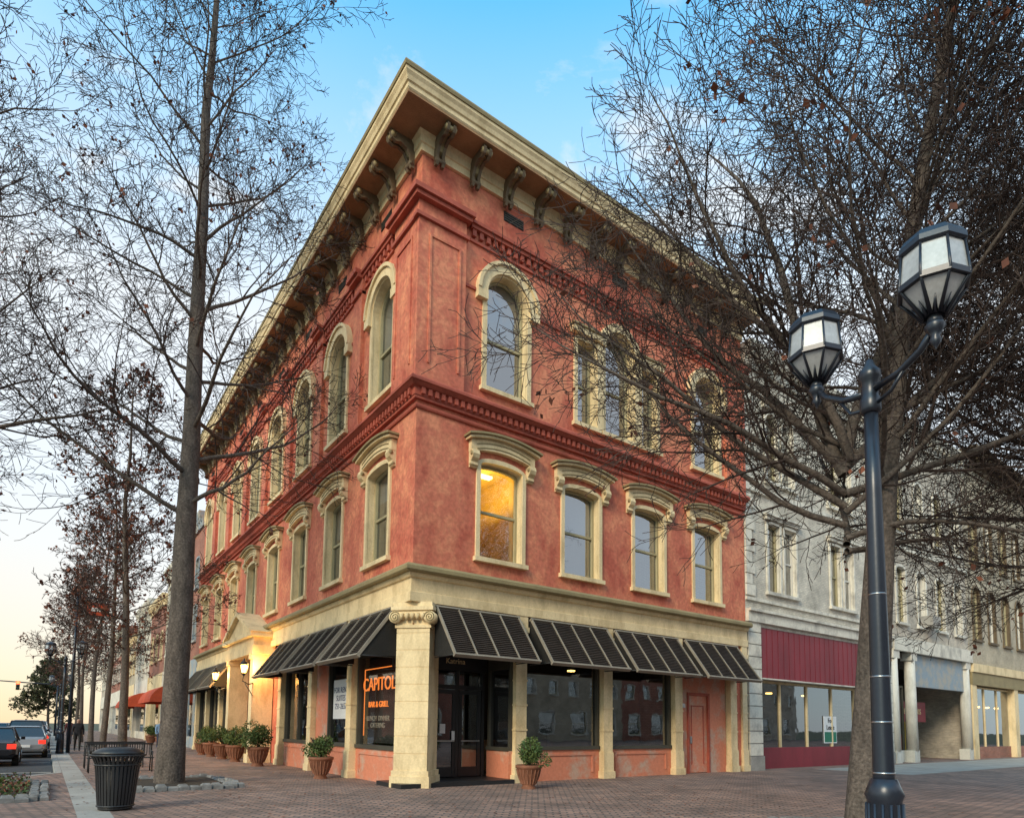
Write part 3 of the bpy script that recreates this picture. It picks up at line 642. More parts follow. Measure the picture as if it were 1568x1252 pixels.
for (x0,y0),(x1,y1) in zip(path,path[1:]):
    d=V((x1-x0,y1-y0,0)).normalized(); n=V((-d.y,d.x,0))*.1
    a,c=V((x0,y0,0)),V((x1,y1,0))
    g.add('kerb_stone',CONC,[p+V((0,0,z)) for z in (-.16,.009) for p in (a-n,a+n,c+n,c-n)],[(0,1,2,3),(4,5,6,7),(0,1,5,4),(1,2,6,5),(2,3,7,6),(3,0,4,7)])
g.finish()
sheet('concrete_strip',CONC,[(KX+.01,-9),(KX+.5,-9),(KX+.5,130),(KX+.01,130)],.004)
sheet('concrete_walk',CONC,[(18,-4.2),(75,-4.2),(75,-.6),(18,-.6)],.004)
mk=B('road_markings')
for k in range(22): mk.bx('parking_line',WHITEP,-11.6,-7.15,12+k*6.3,12.1+k*6.3,-.135,-.131)
for k in range(40): mk.bx('centre_line',YEL,-14.9,-14.78,-40+k*8,-36+k*8,-.135,-.131)
mk.finish()
def cobble_bed(name,x0,x1,y0,y1,rows=1,plants=False,round_=False):
    b=B(name)
    if round_:
        cx,cy=(x0+x1)/2,(y0+y1)/2; R=(x1-x0)/2
        b.lathe('soil',SOIL,[(R-.05,0.0),(R-.1,.05),(.01,.09)],24,(cx,cy,0))
        n=int(2*math.pi*R/.24)
        pos=[(cx+R*math.cos(2*math.pi*k/n),cy+R*math.sin(2*math.pi*k/n),2*math.pi*k/n+math.pi/2) for k in range(n)]
    else:
        b.bx('soil',SOIL,x0+.05,x1-.05,y0+.05,y1-.05,0,.07)
        pos=[]
        for rr in range(rows):
            o=rr*.17
            for k in range(int((x1-x0)/.24)+1):
                for yy in (y0-o,y1+o): pos.append((x0+k*.24,yy,0))
            for k in range(int((y1-y0)/.24)+1):
                for xx in (x0-o,x1+o): pos.append((xx,y0+k*.24,math.pi/2))
    for (x,y,a) in pos:
        a+=random.uniform(-.12,.12); h=random.uniform(.08,.15); l=.108;w=.072
        x+=random.uniform(-.015,.015); y+=random.uniform(-.015,.015)
        c,s_=math.cos(a),math.sin(a)
        vs=[]
        for z,k in ((-.02,1.0),(h*.7,1.0),(h,.72)):
            for px,py in ((-l,-w),(l,-w),(l,w),(-l,w)): vs.append((x+(px*c-py*s_)*k,y+(px*s_+py*c)*k,z+random.uniform(-.006,.006)))
        f=[(8,9,10,11)]
        for j in (0,4):
            for i in range(4): f.append((j+i,j+(i+1)%4,j+4+(i+1)%4,j+4+i))
        b.add('cobbles',GRAN,vs,f)
    if plants:
        rng=random.Random(3)
        for k in range(2600):
            x=rng.uniform(x0+.1,x1-.1); y=rng.uniform(y0+.1,y1-.1); z=.06+rng.random()**2*.28; s_=rng.uniform(.02,.05)
            a=V((rng.gauss(0,1),rng.gauss(0,1),rng.gauss(0,1))).normalized()*s_; c=a.cross(V((rng.gauss(0,1),rng.gauss(0,1),1))).normalized()*s_*.6
            p=V((x,y,z)); b.add('ground_cover',LEAFG if rng.random()<.6 else LEAFB,[p-a,p+c,p+a,p-c],[(0,1,2,3)])
    return b.finish(False)
cobble_bed('tree_bed',-5.9,-3.6,2.2,5.0,2)
cobble_bed('planter_bed',-9.6,-7.5,1.2,5.4,2,True)
cobble_bed('tree_bed',1.2,3.9,-11.2,-8.5,1,False,True)
for yy in (14,24,34): cobble_bed('tree_bed',-5.6,-4.4,yy-.6,yy+.6)
# fallen leaves
b=B('fallen_leaves'); rng=random.Random(17)
for k in range(1500):
    q=rng.random()
    if q<.4: x,y=rng.gauss(-4.7,2.2),rng.gauss(3.6,3)
    elif q<.7: x,y=rng.gauss(2.5,3),rng.gauss(-7.5,2.5)
    else: x,y=rng.uniform(-6,14),rng.uniform(-6,-.4)
    if x>-.4 and y>-.4: continue
    s_=rng.uniform(.02,.045); t=rng.uniform(0,6.28); c,sn=math.cos(t)*s_,math.sin(t)*s_
    z=lambda: .008+rng.random()*.015
    b.add('leaves',LEAFB,[(x-c,y-sn,z()),(x+sn*.6,y-c*.6,z()),(x+c,y+sn,z()),(x-sn*.6,y+c*.6,z())],[(0,1,2,3)])
b.finish(False)
# ---------------------------------------------------------------- trees
class Tree:
    def __init__(s): s.v=[];s.f=[];s.tw=[];s.lv=[];s.lf=[]; s.tv=[]; s.tf=[]
def ttube(T,pts,rad,n,twig):
    vv,ff=(T.tv,T.tf) if twig else (T.v,T.f)
    o=len(vv); m=len(pts)
    d0=(pts[-1]-pts[0]).normalized(); ref=V((0,0,1)) if abs(d0.z)<.8 else V((1,0,0))
    for i in range(m):
        d=pts[min(i+1,m-1)]-pts[max(i-1,0)]
        a=d.cross(ref); a.normalize(); c=d.cross(a); c.normalize(); r=rad[i]
        for k in range(n):
            t=6.28318*k/n; q=pts[i]+a*(r*math.cos(t))+c*(r*math.sin(t)); vv.append((q.x,q.y,q.z))
    for i in range(m-1):
        for k in range(n):
            ff.append((o+i*n+k,o+i*n+(k+1)%n,o+(i+1)*n+(k+1)%n,o+(i+1)*n+k))
def grow(T,p,d,L,r,lv,P,rng):
    ns=P['seg'][lv]; pts=[p.copy()]; rad=[r]; dirs=[d.copy()]
    tip=P['tip'][lv]; w=P['wob'][lv]; up=P['up'][lv]
    for i in range(ns):
        d=d+V((rng.gauss(0,w),rng.gauss(0,w),rng.gauss(0,w)+up)); d.normalize()
        p=p+d*(L/ns); pts.append(p.copy()); dirs.append(d.copy()); rad.append(max(r*(1-(1-tip)*(i+1)/ns),P['rmin']))
    if lv==0: rad[0]*=1.15
    ttube(T,pts,rad,P['sides'][lv],lv>=2)
    if lv+1>=len(P['seg']):
        if P.get('leaf',0)>rng.random():
            for k in range(P.get('lc',3)):
                c=pts[rng.randrange(len(pts))]+V((rng.gauss(0,.06),rng.gauss(0,.06),rng.gauss(0,.06)-.03))
                a=V((rng.gauss(0,1),rng.gauss(0,1),rng.gauss(0,1)-.5)).normalized()*rng.uniform(.04,.075)*P.get('ls',1); b=a.cross(V((rng.gauss(0,1),rng.gauss(0,1),rng.gauss(0,1)))).normalized()*a.length*.7
                o=len(T.lv); T.lv+=[tuple(c-a),tuple(c+b),tuple(c+a),tuple(c-b)]; T.lf.append((o,o+1,o+2,o+3))
        return
    nc=P['n'][lv]; st=P['start'][lv]; az=rng.uniform(0,6.28)
    for k in range(nc):
        t=st+(1-st)*(k+rng.random()*.8)/nc; t=min(t,.995)
        x=t*ns; i=min(int(x),ns-1); fr_=x-i
        q=pts[i].lerp(pts[i+1],fr_); dd=dirs[min(i+1,ns)]
        rl=rad[i]*(1-fr_)+rad[i+1]*fr_
        az+=2.4+rng.uniform(-.5,.5)
        a0,a1=P['ang'][lv]; ang=math.radians(a0+(a1-a0)*(t-st)/(1-st+1e-6)+rng.gauss(0,7))
        ref=V((0,0,1)) if abs(dd.z)<.9 else V((1,0,0))
        a=dd.cross(ref).normalized(); b=dd.cross(a).normalized()
        nd=dd*math.cos(ang)+(a*math.cos(az)+b*math.sin(az))*math.sin(ang)
        l0,l1=P['len'][lv]; LL=L*(l0+(l1-l0)*(t-st)/(1-st+1e-6))*rng.uniform(.7,1.2)
        if lv==0: LL=(l0+(l1-l0)*(t-st)/(1-st))*rng.uniform(.75,1.15)
        grow(T,q,nd,LL,max(rl*P['rr'][lv]*rng.uniform(.8,1.1),P['rmin']),lv+1,P,rng)
def mktree(name,P,seed,M):
    rng=random.Random(seed); T=Tree()
    grow(T,V((0,0,-.1)),V(P.get('dir',(0,0,1))).normalized(),P['H'],P['R'],0,P,rng)
    for ex in P.get('extra',[]):
        grow(T,V(ex[0]),V(ex[1]).normalized(),ex[2],ex[3],1,P,rng)
    root=empty(name,M)
    for pn,v,f,m,sm in (('trunk_and_limbs',T.v,T.f,BARK,True),('twigs',T.tv,T.tf,TWIG,False),('leaves',T.lv,T.lf,P.get('lm',LEAFB),False)):
        if not v: continue
        me=bpy.data.meshes.new(pn); me.from_pydata(v,[],f); me.materials.append(m)
        if sm: me.polygons.foreach_set('use_smooth',[True]*len(f))
        o=bpy.data.objects.new(pn,me); COL.objects.link(o); o.parent=root
    return root
PL=dict(H=25,R=.32,dir=(.045,-.01,1),seg=[16,10,6,4,3],tip=[.14,.15,.25,.4,.6],wob=[.022,.10,.13,.16,.18],up=[.015,.03,.035,.02,.02],sides=[12,6,4,3,3],
  n=[44,10,7,4],start=[.27,.2,.15,.15],ang=[(74,42),(50,38),(48,40),(45,40)],len=[(5.4,3.6),(.48,.28),(.5,.35),(.5,.4)],rr=[.30,.5,.6,.7],rmin=.0068,leaf=.03)
LT=mktree('bare_street_tree',PL,11,TR(-4.8,3.6))
PR=dict(H=13.5,R=.275,dir=(-.035,.025,1),seg=[12,10,6,4,3],tip=[.12,.12,.22,.4,.6],wob=[.045,.095,.13,.16,.18],up=[.0,.03,.03,.02,.02],sides=[14,7,4,3,3],
  n=[42,14,9,4],start=[.38,.12,.12,.15],ang=[(68,28),(48,36),(48,40),(45,40)],len=[(5.2,3.7),(.44,.27),(.5,.36),(.5,.4)],rr=[.28,.46,.6,.7],rmin=.0054,leaf=.008)
PR['extra']=[((-.1,.1,4.7),(-.85,.45,.22),5.4,.055),((-.1,.1,5.0),(-.8,.62,.5),5.8,.06),((-.1,.1,5.2),(-.85,.3,.45),5.5,.06),((-.1,.1,5.6),(-.75,.6,.75),6.2,.07),((-.1,.1,6.2),(-.72,.5,.95),6.2,.07),((-.1,0,5.7),(-.7,.1,1.1),6.0,.075),((-.1,.1,5.2),(.8,-.6,.5),5.5,.07),((-.1,.1,5.6),(.9,-.3,.8),6,.08),((-.1,.1,5.5),(-.25,.4,1.3),7.5,.10),((-.1,.1,5.6),(.4,-.1,1.2),7.5,.10),((-.1,.1,4.9),(.2,-.8,.55),4.5,.055),((-.1,.1,4.4),(.7,.4,.3),4.8,.055),((-.1,.1,4.3),(.8,-.3,.12),4.6,.05),((-.1,.1,4.5),(.5,-.8,.2),4.2,.05)]
RT=mktree('bare_street_tree',PR,23,TR(2.5,-9.9))
P3=dict(PL); P3.update(H=15,R=.17,leaf=.15,lc=4,ls=1.25,n=[28,8,6,3],rmin=.010,len=[(3.8,1.6),(.5,.28),(.5,.35),(.5,.4)],start=[.28,.16,.15,.15])
T3=mktree('bare_street_tree',P3,5,TR(-5,14))
def cl(root,x,y,rz,s): return clone(root,'bare_street_tree',TR(x,y,0,rz,s))
cl(T3,-5,24,1.9,.95); cl(T3,-5,34,3.9,1.0); cl(T3,-5.1,45,5.1,.9); cl(T3,-5.1,57,.7,1)
for i,(x,y) in enumerate([(-24,34),(-24,50),(-24,66)]): cl(T3,x,y,i*1.3,1.0)
cl(LT,-10.2,3.4,2.2,.9)
clone(RT,'bare_street_tree',TR(7.9,-12.2,0,2.1,1.0))
PG=dict(PL); PG.update(H=9,R=.2,n=[20,8,6,4],start=[.2,.15,.1,.1],len=[(4.2,1.8),(.55,.35),(.5,.4),(.5,.5)],ang=[(72,35),(50,40),(50,45),(60,60)],rmin=.02,leaf=.8,lc=5,ls=2.4,lm=LEAFD)
TG=mktree('evergreen_tree',PG,9,TR(-17,70))
for i,(x,y,s_) in enumerate([(-19,84,1.1),(-26,105,1.3),(-7,120,1.2),(-24,130,1.4)]): clone(TG,'evergreen_tree',TR(x,y,0,i,s_))
# ---------------------------------------------------------------- street lamps
def lamp(name,M_):
    b=B(name,M_)
    b.lathe('base',LAMPP,[(.17,0),(.17,.12),(.15,.16),(.14,.5),(.13,.98),(.15,1.03),(.125,1.09),(.10,1.16)],16)
    for k in range(14):
        a=2*math.pi*k/14; c,s_=math.cos(a),math.sin(a)
        b.tube('base_flutes',LAMPP,[(.148*c,.148*s_,.17),(.133*c,.133*s_,.96)],.014,5)
    b.lathe('pole',LAMPP,[(.086,1.1),(.082,1.2),(.073,2.4),(.063,3.6),(.056,4.3)],20)
    for z in (1.2,1.62,2.0,2.7): b.lathe('pole_bands',CHROME,[(.0875-.010*(z-1.1),z),(.0875-.010*(z-1.1),z+.014)],20)
    b.lathe('pole_collar',LAMPP,[(.07,4.3),(.085,4.33),(.085,4.42),(.07,4.45),(.07,4.58),(.09,4.61),(.09,4.67),(.05,4.72),(.03,4.78),(.0,4.8)],16)
    for s_ in (-1,1):
        dz=.12 if s_>0 else -.03
        b.tube('arms',LAMPP,[(s_*.05,0,4.5),(s_*.3,0,4.52+dz*.4),(s_*.5,0,4.6+dz*.8),(s_*.64,0,4.72+dz)],[.032,.027,.027,.03],8)
        b.tube('arms',LAMPP,[(s_*.05,0,4.36),(s_*.22,0,4.4),(s_*.34,0,4.52+dz*.4)],.016,6)
        c=V((s_*.64,0,4.62+dz)); ph=math.pi/8
        b.lathe('head_necks',LAMPP,[(.0,-.08),(.02,-.05),(.045,-.01),(.03,.02),(.05,.06),(.075,.1),(.06,.13),(.05,.17),(.085,.2)],12,c)
        b.lathe('head_glass',FROST,[(.07,.19),(.235,.41),(.242,.43),(.215,.70),(.21,.71)],8,c,False,ph)
        b.lathe('head_caps',LAMPP,[(.232,.69),(.245,.705),(.24,.75),(.20,.81),(.12,.84),(.09,.85),(.08,.865),(.03,.88),(0,.89)],8,c,False,ph)
        b.lathe('head_bands',LAMPP,[(.246,.395),(.257,.40),(.257,.445),(.246,.45)],8,c,False,ph)
        for k in range(8):
            a=2*math.pi*k/8+ph; cx,sy=math.cos(a),math.sin(a)
            b.tube('head_ribs',LAMPP,[c+V((.08*cx,.08*sy,.18)),c+V((.252*cx,.252*sy,.42)),c+V((.222*cx,.222*sy,.70))],[.02,.013,.012],4)
            a2=a+math.pi/8; cx,sy=math.cos(a2)*.93,math.sin(a2)*.93
            b.tube('head_ribs',LAMPP,[c+V((.075*cx,.075*sy,.18)),c+V((.16*cx,.16*sy,.29))],[.022,.004],4)
    b.finish(); return b.root
ang=math.atan2(1.16,.44)
LP=lamp('street_lamp',TR(-1.74,-12.08,0,ang))
for x,y in ((KX+.15,24),(KX+.4,52),(-23.2,36),(-23.2,66)): clone(LP,'street_lamp',TR(x,y,0,0))
# ---------------------------------------------------------------- trash bin
b=B('trash_bin',TR(-6.3,-1.05))
N_=34
for k in range(N_):
    a=2*math.pi*k/N_; c,s_=math.cos(a),math.sin(a); t=V((-s_,c,0))*.02
    pr=[(.27,.06),(.30,.35),(.325,.65),(.345,.82),(.385,.92),(.425,.97)]
    vs=[];fs=[]
    for r,z in pr:
        for q in (-1,1):
            for dr in (0,.012): vs.append(V(((r+dr)*c,(r+dr)*s_,z))+t*q)
    for j in range(len(pr)-1):
        o=j*4; fs+=[(o,o+2,o+6,o+4),(o+1,o+3,o+7,o+5),(o,o+1,o+5,o+4),(o+2,o+3,o+7,o+6)]
    b.add('slats',BLACK,vs,fs)
for r,z in ((.285,.08),(.35,.8),(.43,.97)): 
    b.tube('rings',BLACK,[(r*math.cos(2*math.pi*k/32),r*math.sin(2*math.pi*k/32),z) for k in range(33)],.018,6)
b.lathe('liner',BLACK,[(.24,.05),(.255,.3),(.29,.85)],24)
b.lathe('lid',BLACK,[(.40,.985),(.40,1.02),(.33,1.07),(.24,1.10),(.16,1.11),(.15,1.06)],28)
b.lathe('foot',BLACK,[(.2,0),(.27,.02),(.27,.06),(.2,.07)],20)
b.finish()
# ---------------------------------------------------------------- potted shrubs
def shrub(x,y,s=1,seed=0):
    rng=random.Random(seed)
    b=B('potted_shrub',TR(x,y,0,rng.random()*6,s))
    b.lathe('pot',TERRA,[(.16,0),(.17,.03),(.14,.07),(.17,.12),(.24,.3),(.28,.46),(.31,.48),(.31,.54),(.27,.55),(.26,.5)],24)
    for k in range(18):
        a=2*math.pi*k/18; c,s_=math.cos(a),math.sin(a); b.tube('pot_ribs',TERRA,[(.175*c,.175*s_,.12),(.245*c,.245*s_,.3),(.28*c,.28*s_,.45)],.014,5)
    b.lathe('soil',SOIL,[(.26,.5),(.01,.53)],16)
    for k in range(14):
        a=rng.uniform(0,6.28); b.tube('stems',TWIG,[(0,0,.5),(.1*math.cos(a),.1*math.sin(a),.7),(.28*math.cos(a),.28*math.sin(a),.8+rng.random()*.25)],.008,4)
    lob=[(V((rng.gauss(0,.13),rng.gauss(0,.13),.82+rng.gauss(0,.1))),rng.uniform(.14,.26)) for _ in range(9)]
    for k in range(2300):
        c0,r=lob[rng.randrange(9)]; d=V((rng.gauss(0,1),rng.gauss(0,1),rng.gauss(0,1))).normalized(); p=c0+d*r*rng.uniform(.55,1.1)
        if p.z<.5: continue
        a=(d+V((rng.gauss(0,.8),rng.gauss(0,.8),rng.gauss(0,.8)))).normalized()*rng.uniform(.025,.045); c=a.cross(V((rng.gauss(0,1),rng.gauss(0,1),rng.gauss(0,1)))).normalized()*.016
        b.add('foliage',LEAFG,[p-a,p+c,p+a,p-c],[(0,1,2,3)])
    b.finish(False)
for i,(x,y,s_) in enumerate([(-.85,3.85,1.15),(2.62,-1.55,1.1),(-.95,10.3,1.3),(-1.0,13.6,1.25),(-1.0,16,1.2),(-1,18.4,1.2),(-1,20.6,1.1),(-1.2,33,1.2),(-1.2,38,1.2)]): shrub(x,y,s_,i)
# ---------------------------------------------------------------- bench
def bench(x,y,rz):
    b=B('park_bench',TR(x,y,0,rz))
    for k in range(6): b.bx('seat',BLACK,-.9,.9,-.22+k*.075,-.17+k*.075,.43,.455)
    for k in range(26): b.bx('backrest',BLACK,-.88+k*.07,-.86+k*.07,.235,.25,.5,.85)
    b.bx('backrest',BLACK,-.9,.9,.225,.26,.85,.9)
    for sx in (-.85,.85):
        b.tube('legs',BLACK,[(sx,-.25,0),(sx,-.2,.43),(sx,-.22,.64),(sx,.2,.66)],.02,6); b.tube('legs',BLACK,[(sx,.3,0),(sx,.2,.45),(sx,.26,.88)],.02,6)
    b.finish()
bench(-5.4,9.2,0.0); bench(-5.4,11.6,math.pi)
# ---------------------------------------------------------------- cars
def car(name,col,x,y,rz,suv=False):
    paint=pmat('car_paint',col,.25,metal=.3,var=.03,bump=0,spec=.6,fine=.01)
    cg=bpy.data.materials.get('car_glass') or pmat('car_glass',(.015,.018,.02),.05,var=0,bump=0,spec=.9,fine=0)
    ty=bpy.data.materials.get('tyre') or pmat('tyre',(.02,.02,.02),.9)
    hl=bpy.data.materials.get('tail_light') or pmat('tail_light',(.35,.01,.01),.3,em=(1,.04,.02),emS=1.5)
    b=B(name,TR(x,y,-.135,rz)); hz=.18 if suv else 0
    body=[(-2.25,.70,.42,.62),(-2.2,.82,.32,.88+hz),(-1.7,.88,.24,.98+hz),(-.8,.9,.22,.98+hz),(.3,.9,.22,.96+hz),(1.0,.89,.22,.93+hz),(1.7,.86,.24,.84+hz),(2.15,.80,.3,.72+hz),(2.28,.66,.4,.58)]
    vs=[];fs=[];n=8
    for X,hw,zl,zh in body:
        for yy,zz in ((-.85,0),(-1,.25),(-1,.7),(-.86,1),(.86,1),(1,.7),(1,.25),(.85,0)): vs.append((X,yy*hw,zl+(zh-zl)*zz))
    for i in range(len(body)-1):
        for k in range(n): fs.append((i*n+k,i*n+(k+1)%n,(i+1)*n+(k+1)%n,(i+1)*n+k))
    fs+=[tuple(range(n)),tuple(range((len(body)-1)*n,len(body)*n))]
    b.add('body',paint,vs,fs,False)
    zt=1.45+hz*1.6; rb=-2.1 if suv else -1.75; rt=-1.85 if suv else -1.05
    lo=.95+hz
    P=[(rb,lo),(1.05,lo-.03),(.25,zt-.03),(rt,zt-.02)]
    def cab(part,m,P,w0,w1,zlo,zhi):
        vs=[]
        for s_ in (-1,1):
            for X,Z in P:
                t=(Z-zlo)/(zhi-zlo); vs.append((X,s_*(w0+(w1-w0)*t),Z))
        k=len(P); b.add(part,m,vs,[tuple(range(k)),tuple(range(k,2*k))]+[(i,(i+1)%k,k+(i+1)%k,k+i) for i in range(k)])
    cab('windows',cg,P,.82,.64,lo,zt)
    b.add('roof',paint,[(rt-.05,-.63,zt-.02),(.28,-.63,zt-.03),(.28,.63,zt-.03),(rt-.05,.63,zt-.02),(rt+.1,-.5,zt+.03),(.1,-.5,zt+.02),(.1,.5,zt+.02),(rt+.1,.5,zt+.03)],[(0,1,2,3),(4,5,6,7),(0,1,5,4),(1,2,6,5),(2,3,7,6),(3,0,4,7)])
    for s_ in (-1,1):
        for a,c in (((1.07,lo-.03),(.26,zt-.03)),((rb,lo),(rt,zt-.02)),((-.35,lo),(-.4,zt))):
            b.tube('pillars',paint,[(a[0],s_*.83,a[1]),(c[0],s_*.645,c[1])],.035,6)
        b.bx('mirrors',paint,.72,.85,min(s_*.88,s_*1.02),max(s_*.88,s_*1.02),lo,lo+.12)
        for wx in (-1.35,1.4):
            b.tube('wheels',ty,[(wx,s_*.70,.32),(wx,s_*.91,.32)],.32,20,False); b.tube('hubs',CHROME,[(wx,s_*.9,.32),(wx,s_*.925,.32)],.19,12,False)
        b.bx('tail_lights',hl,-2.245,-2.1,min(s_*.55,s_*.82),max(s_*.55,s_*.82),.66+hz,.84+hz)
        b.bx('headlights',FROST,2.05,2.2,min(s_*.5,s_*.78),max(s_*.5,s_*.78),.58+hz*.6,.7+hz*.6)
    b.bx('number_plate',PAPER,-2.28,-2.24,-.25,.25,.5,.62)
    b.finish()
cars=[((.02,.02,.025),-9.05,18.0,0),((.30,.31,.33),-8.15,24.6,0),((.03,.03,.04),-8.2,30.6,1),((.45,.45,.47),-8.0,37,0),((.3,.02,.02),-8.1,43,0),((.4,.4,.42),-8.0,49.5,1),((.02,.03,.06),-8.1,56,0),((.5,.5,.5),-8.0,62.5,0),((.05,.05,.05),-12.6,48,0),((.4,.4,.4),-12.0,95,0),((.1,.1,.12),-11.5,76,0),((.3,.3,.3),-21,33,0),((.05,.02,.02),-21,41,1)]
for c,x,y_,suv in cars: car('parked_car' if x>-10 or x<-20 else 'moving_car',c,x,y_,math.pi/2 if x>-15 else -math.pi/2,bool(suv))
# traffic signals
def signal(x,y_,arm):
    b=B('traffic_light',TR(x,y_))
    b.tube('pole',LAMPP,[(0,0,0),(0,0,5.8)],[.12,.08],10); b.tube('arm',LAMPP,[(0,0,5.6),(arm,0,5.9)],[.07,.05],8)
    for t in (.5,.95):
        X=arm*t
        b.bx('housing',YEL,X-.17,X+.17,-.12,.12,4.9,5.85)
        for k,m in enumerate((BLACK,BLACK,REDL)): b.tube('lenses',m,[(X,-.16,5.07+k*.3),(X,-.12,5.07+k*.3)],.16,12); 
    b.finish()
signal(-6.5,72,-7); signal(-23,72,6.5)
# ---------------------------------------------------------------- people
def person(x,y_,rz,cj,cp,step=.25):
    me=bpy.data.meshes.new('b')
    v=[(0,0,.95),(0,0,1.15),(0,0,1.38),(0,0,1.5),(.02,0,1.6),(.02,0,1.72),
       (0,.1,.9),(step*.6,.1,.5),(step*.5,.1,.09),(step*.5+.16,.1,.04),
       (0,-.1,.9),(-step*.2,-.1,.5),(-step*1.2,-.1,.12),(-step*1.2+.15,-.1,.04),
       (0,.19,1.4),(-.06,.25,1.12),(.04,.26,.9),(.07,.26,.8),
       (0,-.19,1.4),(.05,-.25,1.12),(.17,-.24,.92),(.21,-.24,.83)]
    e=[(0,1),(1,2),(2,3),(3,4),(4,5),(0,6),(6,7),(7,8),(8,9),(0,10),(10,11),(11,12),(12,13),(2,14),(14,15),(15,16),(16,17),(2,18),(18,19),(19,20),(20,21)]
    R=[.15,.14,.16,.06,.09,.085,.1,.065,.045,.04,.1,.065,.045,.04,.07,.05,.035,.035,.07,.05,.035,.035]
    me.from_pydata(v,e,[]); o=bpy.data.objects.new('b',me); COL.objects.link(o)
    md=o.modifiers.new('s','SKIN'); 
    for i,r in enumerate(R): me.skin_vertices[0].data[i].radius=(r,r*(1.15 if i in(1,2) else 1))
    me.skin_vertices[0].data[0].use_root=True
    ss=o.modifiers.new('u','SUBSURF'); ss.levels=2; ss.render_levels=2
    bpy.context.view_layer.update(); dg=bpy.context.evaluated_depsgraph_get(); m2=bpy.data.meshes.new_from_object(o.evaluated_get(dg))
    bpy.data.objects.remove(o)
    m2.materials.clear()
    for m in (pmat('jacket',cj,.9),pmat('trousers',cp,.9),pmat('skin',(.45,.27,.2),.6),pmat('hair',(.03,.02,.015),.8),BLACK): m2.materials.append(m)
    for p in m2.polygons:
        c=p.center; z=c.z
        k=0 if z>.88 else 1
        if z<.08: k=4
        if z>1.5: k=2
        if z>1.5 and (c.x<-.0 or z>1.72): k=3
        if abs(c.y)>.2 and z<.87: k=2
        p.material_index=k; p.use_smooth=True
    root=empty('pedestrian',TR(x,y_,0,rz)); ob=bpy.data.objects.new('body',m2); COL.objects.link(ob); ob.parent=root
person(-5.95,27,-math.pi/2,(.02,.02,.025),(.02,.02,.02)); person(-1.6,30.5,-math.pi/2,(.2,.3,.45),(.05,.06,.1)); person(-6.0,40,math.pi/2,(.1,.02,.02),(.03,.03,.05))
# ---------------------------------------------------------------- hanging banner sign
b=B('hanging_banner_sign',TR(-6.4,25))
b.tube('pole',LAMPP,[(0,0,0),(0,0,8.2)],[.09,.06],8); b.tube('arm',LAMPP,[(0,0,8.0),(1.6,0,8.0)],.03,6)
b.bx('panel',REDCL,.4,1.4,-.05,.05,7.1,7.75); b.bx('panel_face',PAPER,.6,1.2,-.06,-.052,7.3,7.5)
b.finish()
# ---------------------------------------------------------------- world, sun
SUNV=V((-.80,-.34,.50)).normalized()
el=math.asin(SUNV.z)
w=bpy.data.worlds.new('World'); sc.world=w; w.use_nodes=True; t=w.node_tree; t.nodes.clear(); N=t.nodes; L=t.links
out=N.new('ShaderNodeOutputWorld'); bg=N.new('ShaderNodeBackground'); bg.inputs[1].default_value=.15; L.new(bg.outputs[0],out.inputs[0])
sky=N.new('ShaderNodeTexSky'); sky.sky_type='NISHITA'; sky.sun_disc=False; sky.sun_elevation=el; sky.sun_rotation=math.atan2(SUNV.x,SUNV.y); sky.air_density=1.0; sky.dust_density=1.0; sky.ozone_density=1.5
tc=N.new('ShaderNodeTexCoord'); sp=N.new('ShaderNodeSeparateXYZ'); L.new(tc.outputs['Generated'],sp.inputs[0])
def math_(op,a,b_=None,clamp=False):
    n=N.new('ShaderNodeMath'); n.operation=op; n.use_clamp=clamp
    for i,x in enumerate((a,b_)):
        if x is None: continue
        if isinstance(x,(int,float)): n.inputs[i].default_value=x
        else: L.new(x,n.inputs[i])
    return n.outputs[0]
zc=math_('MAXIMUM',sp.outputs[2],0.0); dv=math_('ADD',zc,.22)
cb=N.new('ShaderNodeCombineXYZ'); L.new(math_('DIVIDE',sp.outputs[0],dv),cb.inputs[0]); L.new(math_('DIVIDE',sp.outputs[1],dv),cb.inputs[1])
no=N.new('ShaderNodeTexNoise'); no.inputs['Scale'].default_value=3.0; no.inputs['Detail'].default_value=9; no.inputs['Roughness'].default_value=.6; no.inputs['Distortion'].default_value=.4; L.new(cb.outputs[0],no.inputs['Vector'])
mr=N.new('ShaderNodeMapRange'); mr.inputs[1].default_value=.44; mr.inputs[2].default_value=.60; L.new(no.outputs[0],mr.inputs[0])
hz=N.new('ShaderNodeMapRange'); hz.inputs[1].default_value=.80; hz.inputs[2].default_value=.52; hz.inputs[3].default_value=0; hz.inputs[4].default_value=.93; L.new(sp.outputs[2],hz.inputs[0])
fac=math_('MAXIMUM',hz.outputs[0],math_('MULTIPLY',mr.outputs[0],.88),True)
tint=N.new('ShaderNodeMix'); tint.data_type='RGBA'; tint.blend_type='MULTIPLY'; tint.inputs[0].default_value=1; tint.inputs[7].default_value=(1.0,3.5,3.7,1); L.new(sky.outputs[0],tint.inputs[6])
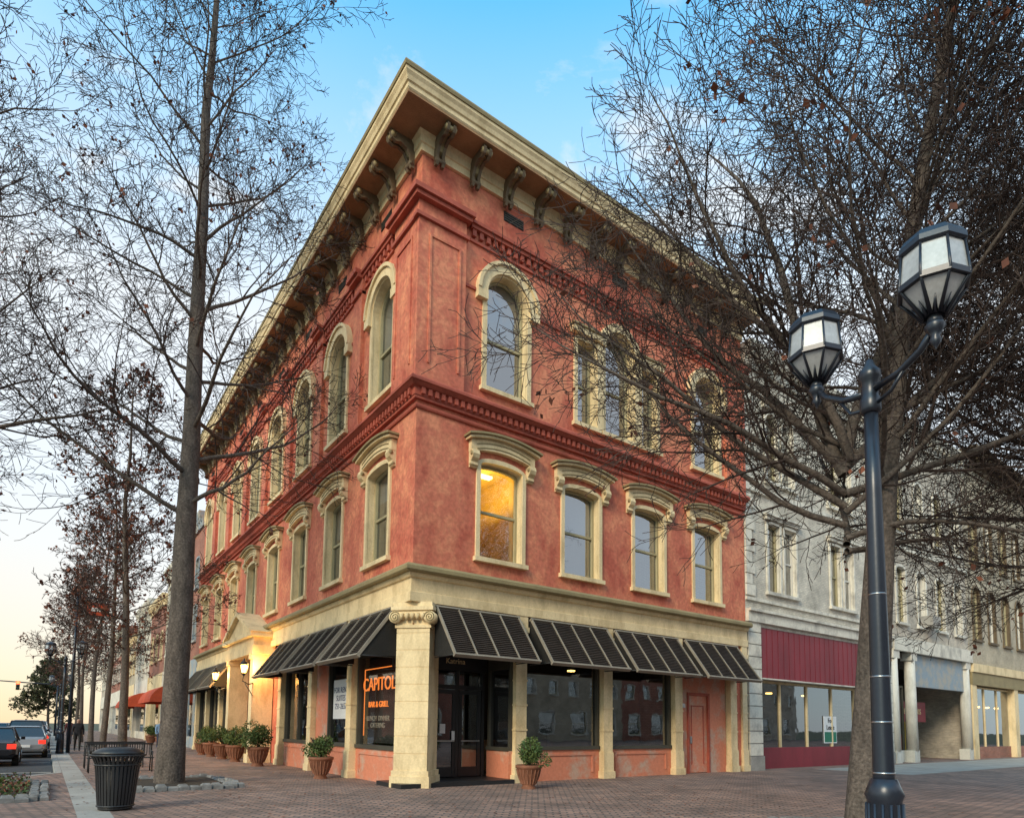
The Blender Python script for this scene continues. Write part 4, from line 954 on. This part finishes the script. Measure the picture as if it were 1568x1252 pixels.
# cloud colour : white above, peach close to the sunset horizon
dt=N.new('ShaderNodeVectorMath'); dt.operation='DOT_PRODUCT'; L.new(tc.outputs['Generated'],dt.inputs[0]); dt.inputs[1].default_value=V((-.35,.93,0)).normalized()
lowf=N.new('ShaderNodeMapRange'); lowf.inputs[1].default_value=.30; lowf.inputs[2].default_value=.0; L.new(sp.outputs[2],lowf.inputs[0])
gf=math_('MULTIPLY',lowf.outputs[0],math_('POWER',math_('MAXIMUM',dt.outputs['Value'],0.0),3.0),True)
cc=N.new('ShaderNodeMix'); cc.data_type='RGBA'; cc.inputs[6].default_value=(6.5,6.65,6.8,1); cc.inputs[7].default_value=(8.0,5.2,2.6,1); L.new(gf,cc.inputs[0])
mx=N.new('ShaderNodeMix'); mx.data_type='RGBA'; L.new(fac,mx.inputs[0]); L.new(tint.outputs[2],mx.inputs[6]); L.new(cc.outputs[2],mx.inputs[7])
L.new(mx.outputs[2],bg.inputs[0])
sl=bpy.data.lights.new('sun','SUN'); sl.energy=2.9; sl.angle=math.radians(20); sl.color=(1,.83,.60)
so=bpy.data.objects.new('sun',sl); COL.objects.link(so); so.rotation_euler=SUNV.to_track_quat('Z','Y').to_euler()
# ---------------------------------------------------------------- camera
A,p,r=map(math.radians,(54.1,4.69,.67))
F=V((math.cos(A)*math.cos(p),math.sin(A)*math.cos(p),math.sin(p))); R0=V((math.sin(A),-math.cos(A),0)); U0=R0.cross(F)
R_=R0*math.cos(r)+U0*math.sin(r); U_=U0*math.cos(r)-R0*math.sin(r)
cd=bpy.data.cameras.new('camera'); co=bpy.data.objects.new('camera',cd); COL.objects.link(co)
co.matrix_world=Matrix(((R_.x,U_.x,-F.x,-7.40),(R_.y,U_.y,-F.y,-14.62),(R_.z,U_.z,-F.z,1.55),(0,0,0,1)))
cd.sensor_width=36; cd.lens=36*982.7/1568; cd.shift_y=(1032-626)/1568; cd.clip_end=3000; cd.clip_start=.05
sc.camera=co
sc.view_settings.view_transform='Standard'; sc.view_settings.look='None'; sc.view_settings.exposure=0
